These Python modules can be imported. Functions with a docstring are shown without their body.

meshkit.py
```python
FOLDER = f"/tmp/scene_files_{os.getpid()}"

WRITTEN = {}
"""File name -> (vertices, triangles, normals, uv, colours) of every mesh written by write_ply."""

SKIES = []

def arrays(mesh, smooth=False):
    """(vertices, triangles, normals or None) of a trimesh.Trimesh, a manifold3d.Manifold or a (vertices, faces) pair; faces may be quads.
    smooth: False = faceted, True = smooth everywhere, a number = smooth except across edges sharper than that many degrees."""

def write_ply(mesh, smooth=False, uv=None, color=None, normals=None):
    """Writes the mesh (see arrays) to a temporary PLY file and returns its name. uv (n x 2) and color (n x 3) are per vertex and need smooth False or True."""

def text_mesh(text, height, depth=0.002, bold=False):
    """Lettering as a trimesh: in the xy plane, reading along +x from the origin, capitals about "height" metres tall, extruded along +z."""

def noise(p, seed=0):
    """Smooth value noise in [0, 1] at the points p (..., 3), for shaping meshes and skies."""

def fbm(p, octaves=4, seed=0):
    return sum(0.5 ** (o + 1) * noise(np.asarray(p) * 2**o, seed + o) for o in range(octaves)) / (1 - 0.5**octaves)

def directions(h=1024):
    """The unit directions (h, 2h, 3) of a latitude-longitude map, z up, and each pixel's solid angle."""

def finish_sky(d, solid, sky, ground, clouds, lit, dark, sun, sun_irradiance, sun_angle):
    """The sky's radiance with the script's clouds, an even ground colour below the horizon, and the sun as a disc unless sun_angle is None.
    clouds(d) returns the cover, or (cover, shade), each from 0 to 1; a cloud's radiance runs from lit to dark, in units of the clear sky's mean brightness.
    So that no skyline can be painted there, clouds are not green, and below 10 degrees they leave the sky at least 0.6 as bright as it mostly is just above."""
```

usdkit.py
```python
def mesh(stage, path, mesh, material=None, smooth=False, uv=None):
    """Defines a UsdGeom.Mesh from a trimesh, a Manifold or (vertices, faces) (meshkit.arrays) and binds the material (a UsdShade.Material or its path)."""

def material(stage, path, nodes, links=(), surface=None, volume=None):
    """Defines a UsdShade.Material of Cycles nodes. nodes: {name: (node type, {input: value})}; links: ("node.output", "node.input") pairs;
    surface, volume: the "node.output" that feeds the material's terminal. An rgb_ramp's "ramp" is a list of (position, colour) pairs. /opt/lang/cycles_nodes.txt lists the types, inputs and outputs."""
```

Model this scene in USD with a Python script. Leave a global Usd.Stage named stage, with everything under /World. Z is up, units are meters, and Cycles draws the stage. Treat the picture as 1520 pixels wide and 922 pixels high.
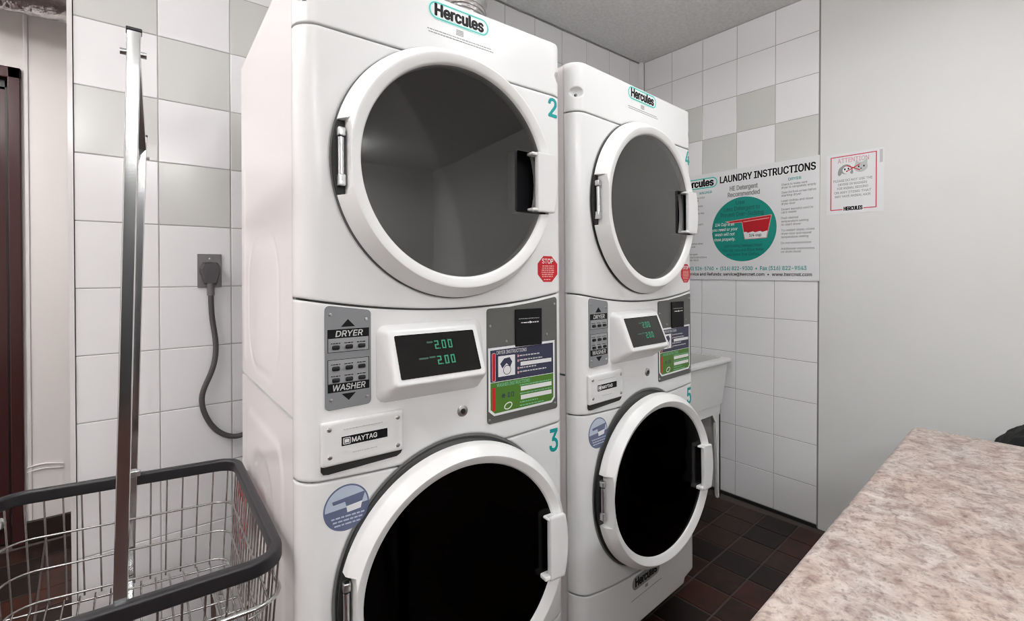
import math, random
import numpy as np, trimesh, manifold3d, shapely
from shapely.geometry import Polygon, Point, LineString, box as sbox
from shapely import affinity
from shapely.ops import unary_union
from pxr import Usd, UsdGeom, UsdLux, UsdShade, Gf, Sdf
import usdkit, meshkit

random.seed(7)
RNG = np.random.default_rng(7)
stage = Usd.Stage.CreateInMemory()
UsdGeom.SetStageUpAxis(stage, UsdGeom.Tokens.z)
UsdGeom.SetStageMetersPerUnit(stage, 1.0)
UsdGeom.Xform.Define(stage, '/World')
UsdGeom.Scope.Define(stage, '/World/Looks')

# ------------------------------------------------------------------ camera, light, exposure
CAM_H = 1.242
cam = UsdGeom.Camera.Define(stage, '/World/camera')
A = 36.0
cam.CreateHorizontalApertureAttr(A)
cam.CreateVerticalApertureAttr(A * 922 / 1520)
cam.CreateFocalLengthAttr(A * 712.8 / 1520)
cam.CreateHorizontalApertureOffsetAttr(-3.8 / 1520 * A)
cam.CreateVerticalApertureOffsetAttr(-50.6 / 1520 * A)
cam.CreateClippingRangeAttr(Gf.Vec2f(0.05, 50))
EXPOSURE = 0.0
cam.CreateExposureAttr(EXPOSURE)
yaw, pitch = 0.6817, -0.010
Fv = np.array([math.sin(yaw) * math.cos(pitch), math.cos(yaw) * math.cos(pitch), math.sin(pitch)])
Rv = np.array([math.cos(yaw), -math.sin(yaw), 0.0])
Uv = np.cross(Rv, Fv)
M = Gf.Matrix4d(*Rv, 0, *Uv, 0, *(-Fv), 0, 0, 0, CAM_H, 1)
cam.AddTransformOp().Set(M)

CEIL = 2.583
LAMPS = [  # the room's own fluorescent fixtures: x, y, length along x, along y, strength, colour
    (0.25, 0.35, 0.26, 1.20, 2.4, (0.985, 0.995, 1.0)),
    (-0.95, 0.90, 0.26, 1.20, 14.0, (1.0, 0.975, 0.975)),
    (-1.00, 2.30, 0.60, 0.22, 40.0, (1.0, 0.975, 0.965)),
    (-0.40, -1.50, 0.26, 1.20, 17.0, (0.985, 0.995, 1.0)),
    (0.50, -2.70, 1.20, 0.26, 52.0, (0.985, 0.995, 1.0)),
    (1.25, 0.38, 0.26, 0.80, 12.5, (0.985, 0.995, 1.0)),
]

dome = UsdLux.DomeLight.Define(stage, '/World/sky')
dome.CreateIntensityAttr(0.05)

# ------------------------------------------------------------------ helpers
USED = {}
def numbered(parent, name):
    k = (parent, name)
    USED[k] = USED.get(k, -1) + 1
    return name if USED[k] == 0 else f'{name}_{USED[k]:03d}'

def put(prim, label=None, cat=None, group=None, kind=None):
    for k, v in (('label', label), ('category', cat), ('group', group), ('kind', kind)):
        if v:
            prim.SetCustomDataByKey(k, v)
    return prim

def obj(name, mesh, mat, parent='/World', smooth=False, label=None, cat=None, group=None, kind=None):
    path = parent + '/' + numbered(parent, name)
    m = usdkit.mesh(stage, path, mesh, LOOK[mat], smooth=smooth)
    put(m.GetPrim(), label, cat, group, kind)
    return path

def thing(name, label=None, cat=None, matrix=None, group=None, kind=None):
    path = '/World/' + numbered('/World', name)
    x = UsdGeom.Xform.Define(stage, path)
    if matrix is not None:
        x.AddTransformOp().Set(Gf.Matrix4d(*np.asarray(matrix, float).T.ravel()))
    put(x.GetPrim(), label, cat, group, kind)
    return path

def mat4(loc=(0, 0, 0), R=None):
    m = np.eye(4); m[:3, 3] = loc
    if R is not None: m[:3, :3] = R
    return m

def rotz(a):
    c, s = math.cos(a), math.sin(a); return np.array([[c, -s, 0], [s, c, 0], [0, 0, 1.0]])
def rotx(a):
    c, s = math.cos(a), math.sin(a); return np.array([[1.0, 0, 0], [0, c, -s], [0, s, c]])
def roty(a):
    c, s = math.cos(a), math.sin(a); return np.array([[c, 0, s], [0, 1.0, 0], [-s, 0, c]])

def cat_(ms):
    ms = [m for m in ms if m is not None and len(m.faces)]
    return trimesh.util.concatenate(ms)

def bx(x0, x1, y0, y1, z0, z1):
    m = trimesh.creation.box([x1 - x0, y1 - y0, z1 - z0]); m.apply_translation([(x0 + x1) / 2, (y0 + y1) / 2, (z0 + z1) / 2]); return m

def rbx(x0, x1, y0, y1, z0, z1, r=0.005, seg=8):
    s = manifold3d.Manifold.sphere(r, seg)
    pts = [s.translate((x, y, z)) for x in (x0 + r, x1 - r) for y in (y0 + r, y1 - r) for z in (z0 + r, z1 - r)]
    return tm(manifold3d.Manifold.batch_hull(pts))

def tm(man):
    m = man.to_mesh()
    return trimesh.Trimesh(np.array(m.vert_properties[:, :3]), np.array(m.tri_verts), process=False)

def mf(mesh):
    mesh = mesh.copy(); mesh.merge_vertices()
    return manifold3d.Manifold(manifold3d.Mesh(np.asarray(mesh.vertices, np.float32), np.asarray(mesh.faces, np.uint32)))

def extr(poly, h):
    gs = getattr(poly, 'geoms', [poly])
    return cat_([trimesh.creation.extrude_polygon(g, h, engine='earcut') for g in gs if not g.is_empty and g.area > 1e-10])

def apply(mesh, R, t=(0, 0, 0)):
    m = mesh.copy(); T = np.eye(4); T[:3, :3] = R; T[:3, 3] = t; m.apply_transform(T); return m

R_FRONT = np.array([[1.0, 0, 0], [0, 0, -1], [0, 1, 0]])      # sheet (u, v, n) -> x, z, towards -y
R_RIGHT = np.array([[0, 0, -1.0], [-1, 0, 0], [0, 1, 0]])     # sheet (u, v, n) on the right wall: reads along -y, faces -x

def tube(points, r, n=6, closed=False):
    P = np.asarray(points, float)
    k = len(P)
    T = np.roll(P, -1, 0) - np.roll(P, 1, 0) if closed else np.gradient(P, axis=0)
    T /= np.linalg.norm(T, axis=1, keepdims=True)
    up = np.array([0, 0, 1.0]) if abs(T[0, 2]) < 0.9 else np.array([1.0, 0, 0])
    a = np.cross(T[0], up); a /= np.linalg.norm(a)
    rings = []
    rr = np.broadcast_to(np.asarray(r, float), (k,))
    th = np.arange(n) / n * 2 * math.pi
    for i in range(k):
        a = a - T[i] * (a @ T[i]); a /= np.linalg.norm(a); b = np.cross(T[i], a)
        rings.append(P[i] + rr[i] * (np.cos(th)[:, None] * a + np.sin(th)[:, None] * b))
    V = np.vstack(rings); F = []
    for i in range(k if closed else k - 1):
        j = (i + 1) % k
        for s in range(n):
            q = (s + 1) % n
            F += [[i * n + s, j * n + s, j * n + q], [i * n + s, j * n + q, i * n + q]]
    if not closed:
        c0, c1 = len(V), len(V) + 1
        V = np.vstack([V, P[0], P[-1]])
        for s in range(n):
            q = (s + 1) % n
            F += [[c0, s, q], [c1, (k - 1) * n + q, (k - 1) * n + s]]
    m = trimesh.Trimesh(V, F, process=False); m.fix_normals(); return m

def sweep_rect(points, w, h, closed=True, r=0.006):
    """a rounded-rectangle section (w across, h up) along a level path"""
    P = np.asarray(points, float); k = len(P)
    sec = np.array(sbox(-w / 2 + r, -h / 2 + r, w / 2 - r, h / 2 - r).buffer(r, quad_segs=3).exterior.coords)[:-1]
    T = np.roll(P, -1, 0) - np.roll(P, 1, 0); T /= np.linalg.norm(T, axis=1, keepdims=True)
    N = np.cross(T, [0, 0, 1.0]); n = len(sec)
    V = np.vstack([P[i] + sec[:, :1] * N[i] + sec[:, 1:] * np.array([0, 0, 1.0]) for i in range(k)]); F = []
    for i in range(k):
        j = (i + 1) % k
        for s in range(n):
            q = (s + 1) % n
            F += [[i * n + s, j * n + s, j * n + q], [i * n + s, j * n + q, i * n + q]]
    m = trimesh.Trimesh(V, F, process=False); m.fix_normals(); return m

def lathe(profile, n=96):
    """closed profile of (r, h) points turned about the sheet normal: gives (u, v, n)"""
    p = np.array(profile, float); k = len(p)
    th = np.arange(n) / n * 2 * math.pi
    V = np.stack([np.outer(np.cos(th), p[:, 0]), np.outer(np.sin(th), p[:, 0]), np.broadcast_to(p[:, 1], (n, k))], -1).reshape(-1, 3)
    F = []
    for i in range(n):
        j = (i + 1) % n
        for s in range(k):
            q = (s + 1) % k
            F += [[i * k + s, j * k + s, j * k + q], [i * k + s, j * k + q, i * k + q]]
    m = trimesh.Trimesh(V, F, process=True); m.update_faces(m.nondegenerate_faces()); m.fix_normals(); return m

def dome_disc(r, bulge, h0, n=96, rings=8, back=None):
    """a disc bulging by bulge towards n, closed behind"""
    back = h0 - 0.006 if back is None else back
    prof = [(r * math.sin(t), h0 + bulge * (1 - (math.sin(t)) ** 2)) for t in np.linspace(0, math.pi / 2, rings)]
    pts = [(max(a, 1e-5), b) for a, b in prof] + [(r, back), (1e-5, back)]
    return lathe(pts, n)

_TXT = {}
def text(s, h, width=None, bold=False, depth=0.0005, slant=0.0, align='l', u=0, v=0, n=0):
    key = (s, bold)
    if key not in _TXT:
        _TXT[key] = meshkit.text_mesh(s, 1.0, 1.0, bold=bold)
    m = _TXT[key].copy()
    V = m.vertices.copy()
    x0, x1 = V[:, 0].min(), V[:, 0].max()
    V[:, 0] -= x0
    sx = h if width is None else width / (x1 - x0)
    V = V * [sx, h, depth]
    V[:, 0] += slant * V[:, 1]
    w = (x1 - x0) * sx
    V += [u - (w / 2 if align == 'c' else w if align == 'r' else 0), v, n]
    m.vertices = V
    return m

def dashes(u0, u1, v, h, seed, n=0, depth=0.0004, fill=1.0):
    """print too small to read in the photograph: word-long strokes"""
    rg = random.Random(seed); out = []; u = u0; end = u0 + (u1 - u0) * fill
    while u < end - h:
        w = min(rg.uniform(1.2, 4.2) * h, end - u)
        out.append(bx(u, u + w, v, v + h, n, n + depth)); u += w + 0.7 * h
    return cat_(out)

def ring_poly(outer, w):
    return outer.difference(outer.buffer(-w))

def stadium(cx, cy, w, h):
    return LineString([(cx - w / 2 + h / 2, cy), (cx + w / 2 - h / 2, cy)]).buffer(h / 2, quad_segs=10)

def rrect(x0, y0, x1, y1, r):
    return sbox(x0 + r, y0 + r, x1 - r, y1 - r).buffer(r, quad_segs=5)

def sheet(poly, n, t):
    m = extr(poly, t); m.apply_translation([0, 0, n]); return m

# ------------------------------------------------------------------ materials
LOOK = {}
def look(name, color, rough=0.5, metal=0.0, spec=0.5, bump=None, bevel=None, mottle=None, **extra):
    nodes = {'p': ('principled_bsdf', {'base_color': color, 'roughness': rough, 'metallic': metal, 'specular_ior_level': spec, **extra})}
    links = []
    if mottle:
        scale, amount, col2 = mottle
        nodes['tc'] = ('texture_coordinate', {})
        nodes['nz'] = ('noise_texture', {'scale': scale, 'detail': 4.0, 'roughness': 0.6})
        nodes['rp'] = ('rgb_ramp', {'ramp': [(0.5 - amount, color), (0.5 + amount, col2)]})
        links += [('tc.object', 'nz.vector'), ('nz.fac', 'rp.fac'), ('rp.color', 'p.base_color')]
    nrm = None
    if bevel:
        nodes['bv'] = ('bevel', {'radius': bevel, 'samples': 6}); nrm = 'bv.bevel'
    if bump:
        scale, strength, dist = bump
        nodes['tb'] = ('texture_coordinate', {})
        nodes['nb'] = ('noise_texture', {'scale': scale, 'detail': 3.0})
        nodes['bp'] = ('bump', {'strength': strength, 'distance': dist})
        links += [('tb.object', 'nb.vector'), ('nb.fac', 'bp.height')]
        if nrm: links.append((nrm, 'bp.normal'))
        nrm = 'bp.normal'
    if nrm: links.append((nrm, 'p.normal'))
    LOOK[name] = usdkit.material(stage, '/World/Looks/' + name, nodes, links, surface='p.BSDF')

look('enamel', (0.80, 0.80, 0.80), 0.22, bevel=0.008)
look('enamel_plain', (0.80, 0.80, 0.80), 0.25)
look('side_enamel', (0.82, 0.775, 0.775), 0.25)
look('door_white', (0.82, 0.82, 0.815), 0.28)
look('gasket', (0.16, 0.16, 0.16), 0.6)
look('dark', (0.012, 0.012, 0.012), 0.6)
look('black_gloss', (0.006, 0.006, 0.006), 0.12)
look('black_print', (0.008, 0.008, 0.009), 0.5, spec=0.15)
look('drum_grey', (0.11, 0.11, 0.115), 0.4)
look('bowl_grey', (0.22, 0.22, 0.23), 0.3, metal=0.6)
look('steel', (0.62, 0.62, 0.63), 0.25, metal=1.0)
look('chrome', (0.60, 0.60, 0.60), 0.13, metal=1.0)
look('wire_chrome', (0.46, 0.45, 0.44), 0.2, metal=1.0)
look('bumper', (0.014, 0.013, 0.016), 0.4, bump=(60, 0.15, 0.003))
look('panel_grey', (0.215, 0.222, 0.235), 0.45)
look('panel_light', (0.30, 0.305, 0.315), 0.45)
look('panel_dark', (0.105, 0.105, 0.10), 0.4, spec=0.35)
look('button', (0.012, 0.012, 0.014), 0.4, spec=0.25)
look('teal', (0.0, 0.30, 0.29), 0.45)
look('teal_ring', (0.05, 0.50, 0.44), 0.45)
look('teal_pale', (0.55, 0.80, 0.75), 0.45)
look('teal_disc', (0.0, 0.265, 0.215), 0.45)
look('teal_dark', (0.005, 0.11, 0.11), 0.45)
look('print_grey', (0.30, 0.30, 0.30), 0.5)
look('print_light', (0.52, 0.52, 0.52), 0.5)
look('stop_red', (0.52, 0.015, 0.025), 0.4, spec=0.3)
look('stop_print', (0.80, 0.36, 0.33), 0.4)
look('red', (0.48, 0.005, 0.015), 0.4)
look('red_line', (0.55, 0.06, 0.09), 0.45)
look('rose', (0.66, 0.36, 0.42), 0.45)
look('sign_blue', (0.035, 0.038, 0.075), 0.4, spec=0.3)
look('sign_green', (0.075, 0.19, 0.025), 0.4, spec=0.3)
look('sign_green_light', (0.16, 0.44, 0.26), 0.4)
look('sticker_blue', (0.115, 0.135, 0.225), 0.4)
look('sticker_pale', (0.46, 0.53, 0.63), 0.4)
look('paper', (0.78, 0.78, 0.79), 0.4)
look('white_print', (0.78, 0.78, 0.78), 0.4)
look('outlet_grey', (0.20, 0.19, 0.195), 0.35, metal=0.3)
look('plug_grey', (0.075, 0.07, 0.075), 0.45)
look('cord_grey', (0.085, 0.08, 0.08), 0.5)
look('foil', (0.62, 0.60, 0.60), 0.25, metal=1.0, bump=(22, 0.5, 0.02))
look('plastic_sink', (0.74, 0.74, 0.725), 0.4)
look('pipe', (0.10, 0.095, 0.09), 0.5)
look('tile_white', (0.87, 0.86, 0.87), 0.14, bump=(9, 0.04, 0.01))
look('tile_grey', (0.655, 0.655, 0.63), 0.14, bump=(9, 0.04, 0.01))
look('tile_cream', (0.76, 0.735, 0.72), 0.14, bump=(9, 0.04, 0.01))
look('grout', (0.42, 0.41, 0.41), 0.8)
look('floor_grout', (0.10, 0.082, 0.076), 0.8, spec=0.2)
look('quarry_red', (0.066, 0.0185, 0.010), 0.36, spec=0.22, mottle=(14, 0.22, (0.030, 0.0125, 0.008)))
look('quarry_brown', (0.046, 0.0175, 0.010), 0.38, spec=0.22, mottle=(14, 0.22, (0.014, 0.009, 0.008)))
look('quarry_black', (0.008, 0.008, 0.0075), 0.40, spec=0.2, mottle=(14, 0.22, (0.022, 0.010, 0.007)))
look('base_tile', (0.022, 0.013, 0.011), 0.35)
look('paint_grey', (0.75, 0.75, 0.735), 0.45, bump=(35, 0.08, 0.004), mottle=(2.2, 0.35, (0.71, 0.71, 0.695)))
look('paint_cream', (0.86, 0.815, 0.79), 0.42, bump=(30, 0.08, 0.004))
look('paint_white', (0.80, 0.79, 0.775), 0.5)
look('joint', (0.26, 0.255, 0.25), 0.7)
look('door_brown', (0.045, 0.013, 0.012), 0.18)
look('door_grey', (0.055, 0.056, 0.058), 0.4)
look('door_black', (0.008, 0.006, 0.006), 0.25)
look('bag_black', (0.006, 0.006, 0.006), 0.8, bump=(40, 0.3, 0.004))
look('table_leg', (0.03, 0.03, 0.03), 0.4)
look('fixture_white', (0.80, 0.80, 0.78), 0.5)

# stippled ceiling
LOOK['ceiling_plaster'] = usdkit.material(stage, '/World/Looks/ceiling_plaster', {
    'tc': ('texture_coordinate', {}), 'n': ('noise_texture', {'scale': 62.0, 'detail': 3.0, 'roughness': 0.65}),
    'rp': ('rgb_ramp', {'ramp': [(0.3, (0.76, 0.76, 0.75)), (0.7, (0.90, 0.90, 0.89))]}),
    'b': ('bump', {'strength': 0.9, 'distance': 0.012}), 'p': ('principled_bsdf', {'roughness': 0.9})},
    [('tc.object', 'n.vector'), ('n.fac', 'rp.fac'), ('rp.color', 'p.base_color'), ('n.fac', 'b.height'), ('b.normal', 'p.normal')], surface='p.BSDF')

# speckled laminate
LOOK['laminate'] = usdkit.material(stage, '/World/Looks/laminate', {
    'tc': ('texture_coordinate', {}),
    'n1': ('noise_texture', {'scale': 26.0, 'detail': 5.0, 'roughness': 0.7, 'distortion': 0.6}),
    'n2': ('noise_texture', {'scale': 110.0, 'detail': 3.0, 'roughness': 0.6}),
    'n3': ('noise_texture', {'scale': 9.0, 'detail': 3.0, 'roughness': 0.6}),
    'r1': ('rgb_ramp', {'ramp': [(0.34, (0.30, 0.215, 0.19)), (0.46, (0.44, 0.37, 0.335)), (0.56, (0.56, 0.50, 0.46)), (0.70, (0.66, 0.62, 0.58))]}),
    'r2': ('rgb_ramp', {'ramp': [(0.33, (0.45, 0.42, 0.42)), (0.48, (1.0, 1.0, 1.0)), (0.62, (1.0, 1.0, 1.0)), (0.75, (1.15, 1.13, 1.1))]}),
    'r3': ('rgb_ramp', {'ramp': [(0.35, (0.97, 0.86, 0.82)), (0.65, (1.0, 1.0, 1.0))]}),
    'm1': ('mix', {'mix_type': 'multiply', 'fac': 0.75}), 'm2': ('mix', {'mix_type': 'multiply', 'fac': 1.0}),
    'p': ('principled_bsdf', {'roughness': 0.42})},
    [('tc.object', 'n1.vector'), ('tc.object', 'n2.vector'), ('tc.object', 'n3.vector'), ('n1.fac', 'r1.fac'), ('n2.fac', 'r2.fac'), ('n3.fac', 'r3.fac'),
     ('r1.color', 'm1.color1'), ('r2.color', 'm1.color2'), ('m1.color', 'm2.color1'), ('r3.color', 'm2.color2'), ('m2.color', 'p.base_color')], surface='p.BSDF')

# smoked door glass: tinted see-through plus a fresnel shine
def glass(name, tint, ior=1.5):
    LOOK[name] = usdkit.material(stage, '/World/Looks/' + name, {
        't': ('transparent_bsdf', {'color': tint}), 'g': ('glossy_bsdf', {'color': (1, 1, 1), 'roughness': 0.03}),
        'f': ('fresnel', {'IOR': ior}), 'm': ('mix_closure', {})},
        [('f.fac', 'm.fac'), ('t.BSDF', 'm.closure1'), ('g.BSDF', 'm.closure2')], surface='m.closure')
glass('smoked_glass', (0.42, 0.42, 0.42), 1.9)
glass('black_glass', (0.015, 0.015, 0.015), 1.22)

def emit(name, color, s):
    LOOK[name] = usdkit.material(stage, '/World/Looks/' + name, {'e': ('emission', {'color': color, 'strength': s})}, [], surface='e.emission')
emit('led_green', (0.12, 0.62, 0.36), 0.55)
emit('led_dim', (0.30, 0.55, 0.45), 0.25)

# ------------------------------------------------------------------ the room
YB, XR = 1.9054, 2.5941            # tiled back wall, right wall
XL, YN, YF = -1.75, -3.5, 3.10     # left wall, wall behind the camera, far wall of the passage
WALL_END = -0.1146                 # left end of the tiled back wall
TILE_END = 0.8762                  # where the right wall's tiles stop
GAP = 0.0014

def tile_mesh(w, h, t=0.006, c=0.0016):
    """a wall tile with softened edges in sheet space, back at n = -t, face at n = 0"""
    o = np.array([[-w / 2, -h / 2], [w / 2, -h / 2], [w / 2, h / 2], [-w / 2, h / 2]])
    i = o - np.sign(o) * c
    V = np.vstack([np.c_[o, np.full(4, -t)], np.c_[o, np.full(4, -c * 0.7)], np.c_[i, np.zeros(4)]])
    F = [[8, 9, 10], [8, 10, 11]]
    for k in (0, 4):
        for s in range(4):
            q = (s + 1) % 4
            F += [[k + s, k + q, k + 4 + q], [k + s, k + 4 + q, k + 4 + s]]
    return trimesh.Trimesh(V, F, process=False)

def jitter(m, rg, amt=0.0005):
    a, b = rg.uniform(-amt, amt), rg.uniform(-amt, amt)
    V = m.vertices.copy(); V[:, 2] += a * V[:, 0] * 4 + b * V[:, 1] * 4 - abs(a) - abs(b); m.vertices = V; return m

# floor with its quarry tiles, laid three degrees out of square with the walls
floor = thing('floor', 'dark red and black quarry tile floor', 'floor', kind='structure')
obj('floor_bed', bx(XL, XR + 0.1, YN, YF + 0.1, -0.05, -0.0035), 'floor_grout', floor)
FA = math.radians(3.0); PITCH = 0.1515
rg = random.Random(3)
rest = []
def floor_tile(i, j):
    u, v = 2.14 + (i - 0.5) * PITCH, 0.9535 + (j - 0.5) * PITCH
    c, s = math.cos(FA), math.sin(FA)
    x, y = c * u - s * v, s * u + c * v
    return x, y
mats = ['quarry_red', 'quarry_red', 'quarry_brown', 'quarry_black', 'quarry_black']
cnt = 0
for i in range(-30, 8):
    for j in range(-36, 18):
        x, y = floor_tile(i, j)
        if not (XL + 0.1 < x < XR - 0.02 and YN + 0.1 < y < YF - 0.02):
            continue
        if XL < x < WALL_END - 0.06 or y < YB - 0.03:
            pass
        else:
            continue
        near = (x > 0.85 and 0.22 < y < YB) or (-0.75 < x < 0.30 and y > 0.75)
        m = apply(tile_mesh(PITCH - 0.008, PITCH - 0.006, 0.012, 0.002), rotz(FA), (x, y, rg.uniform(-0.0008, 0.0006)))
        mt = mats[rg.randrange(5)]
        if near and cnt < 290:
            # tiles cut by a wall stay inside it
            V = m.vertices.copy(); V[:, 0] = np.minimum(V[:, 0], XR - 0.004)
            if x > WALL_END: V[:, 1] = np.minimum(V[:, 1], YB - 0.002)
            m.vertices = V
            obj('floor_tile', m, mt, floor); cnt += 1
        else:
            rest.append(m)
obj('floor_tile_field', cat_(rest), 'quarry_red', floor, kind='stuff')

def in_band(parity, rowlo, rowhi):
    pass

# back wall with 20 cm tiles
wall_back = thing('wall_back', 'white and pale grey tiled wall behind the machines', 'wall', kind='structure')
obj('wall_bed', bx(WALL_END + 0.003, XR + 0.12, YB + 0.0022, YB + 0.14, 0, CEIL), 'grout', wall_back)
zs = [0.004] + [0.2 * k - 0.008 for k in range(1, 13)] + [2.392 + 0.0, CEIL - 0.004]
zs = sorted(set(round(z, 4) for z in zs))
grey_back = {(0, 10), (0, 8), (1, 9), (1, 7), (2, 10), (2, 8), (3, 9), (3, 7)}
rg = random.Random(5)
c = 0
while WALL_END + 0.2 * c < XR - 0.02:
    x0, x1 = WALL_END + 0.2 * c, min(WALL_END + 0.2 * (c + 1), XR - 0.0)
    for k in range(len(zs) - 1):
        z0, z1 = zs[k], zs[k + 1]
        if z1 - z0 < 0.03: continue
        g = (c, k) in grey_back or (c > 3 and 7 <= k <= 10 and (c + k) % 2 == 0)
        g = g or (c > 4 and k >= 11 and False)
        m = jitter(tile_mesh(x1 - x0 - 2 * GAP, z1 - z0 - 2 * GAP), rg)
        obj('wall_tile', apply(m, R_FRONT, ((x0 + x1) / 2, YB, (z0 + z1) / 2)), 'tile_grey' if g else 'tile_white', wall_back)
    c += 1
obj('edge_trim', bx(WALL_END - 0.012, WALL_END - 0.0005, YB - 0.004, YB + 0.14, 0, CEIL), 'tile_cream', wall_back)

# right wall: tiles near the corner, then plain paint
wall_right = thing('wall_right', 'white tiled wall that turns to plain grey paint', 'wall', kind='structure')
obj('wall_bed', bx(XR + 0.0022, XR + 0.14, TILE_END, YB, 0, CEIL), 'grout', wall_right)
obj('painted_wall', bx(XR - 0.003, XR + 0.14, YN, TILE_END - 0.008, 0, CEIL), 'paint_grey', wall_right)
obj('joint_strip', bx(XR + 0.002, XR + 0.1, TILE_END - 0.008, TILE_END, 0, CEIL), 'joint', wall_right)
ys = [TILE_END + 0.2 * i for i in range(6)]
zr = [0.016] + [0.2 * k for k in range(1, 13)] + [CEIL - 0.004]
for i in range(5):
    for k in range(len(zr) - 1):
        y0, y1, z0, z1 = ys[i], ys[i + 1], zr[k], zr[k + 1]
        if z1 - z0 < 0.03: continue
        g = k in (9, 10) and (i + k) % 2 == 1
        g = {(10, 1): 1, (10, 3): 1, (9, 0): 1, (9, 2): 1}.get((k, i), 0)
        m = jitter(tile_mesh(y1 - y0 - 2 * GAP, z1 - z0 - 2 * GAP), rg)
        obj('wall_tile', apply(m, R_RIGHT, (XR, (y0 + y1) / 2, (z0 + z1) / 2)), 'tile_grey' if g else 'tile_white', wall_right)
obj('corner_bead', rbx(XR - 0.022, XR + 0.002, ys[5] + 0.001, YB + 0.002, 0, CEIL, 0.006), 'tile_white', wall_right)
obj('base_joint', bx(XR - 0.004, XR + 0.002, TILE_END, ys[5], 0, 0.014), 'dark', wall_right)

ceiling = thing('ceiling', 'white stippled plaster ceiling', 'ceiling', kind='structure')
obj('plaster', bx(XL, XR + 0.14, YN, YF + 0.1, CEIL, CEIL + 0.05), 'ceiling_plaster', ceiling)
# the shadow gap where ceiling and tiles meet is uneven caulk
pts = [(x, YB - 0.003, CEIL - 0.003 + 0.0025 * math.sin(9 * x) * math.sin(31 * x)) for x in np.linspace(WALL_END, XR - 0.01, 60)]
obj('caulk_line', tube(pts, 0.0045, 5), 'joint', ceiling)

wall_left = thing('wall_left', 'plain cream wall left of the view', 'wall', kind='structure')
obj('painted_wall', bx(XL - 0.1, XL, YN, YF, 0, CEIL), 'paint_cream', wall_left)
wall_front = thing('wall_front', 'plain white wall behind the camera', 'wall', kind='structure')
obj('painted_wall', bx(XL - 0.1, XR + 0.14, YN - 0.1, YN, 0, CEIL), 'paint_white', wall_front)

door2 = thing('door_2', 'dark grey double door behind the camera', 'door', kind='structure')
obj('door_frame', cat_([rbx(-0.95, -0.89, YN - 0.01, YN + 0.03, 0, 2.15, 0.004), rbx(0.89, 0.95, YN - 0.01, YN + 0.03, 0, 2.15, 0.004), rbx(-0.95, 0.95, YN - 0.01, YN + 0.03, 2.09, 2.15, 0.004)]), 'door_grey', door2)
for x_ in (-0.887, 0.003):
    lf = obj('door_leaf', rbx(x_, x_ + 0.884, YN - 0.005, YN + 0.02, 0.006, 2.088, 0.004), 'door_grey', door2)
    obj('door_handle', tube([(x_ + (0.83 if x_ < 0 else 0.054), YN + 0.045, 0.95), (x_ + (0.83 if x_ < 0 else 0.054), YN + 0.045, 1.20)], 0.01, 8), 'steel', lf)

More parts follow.
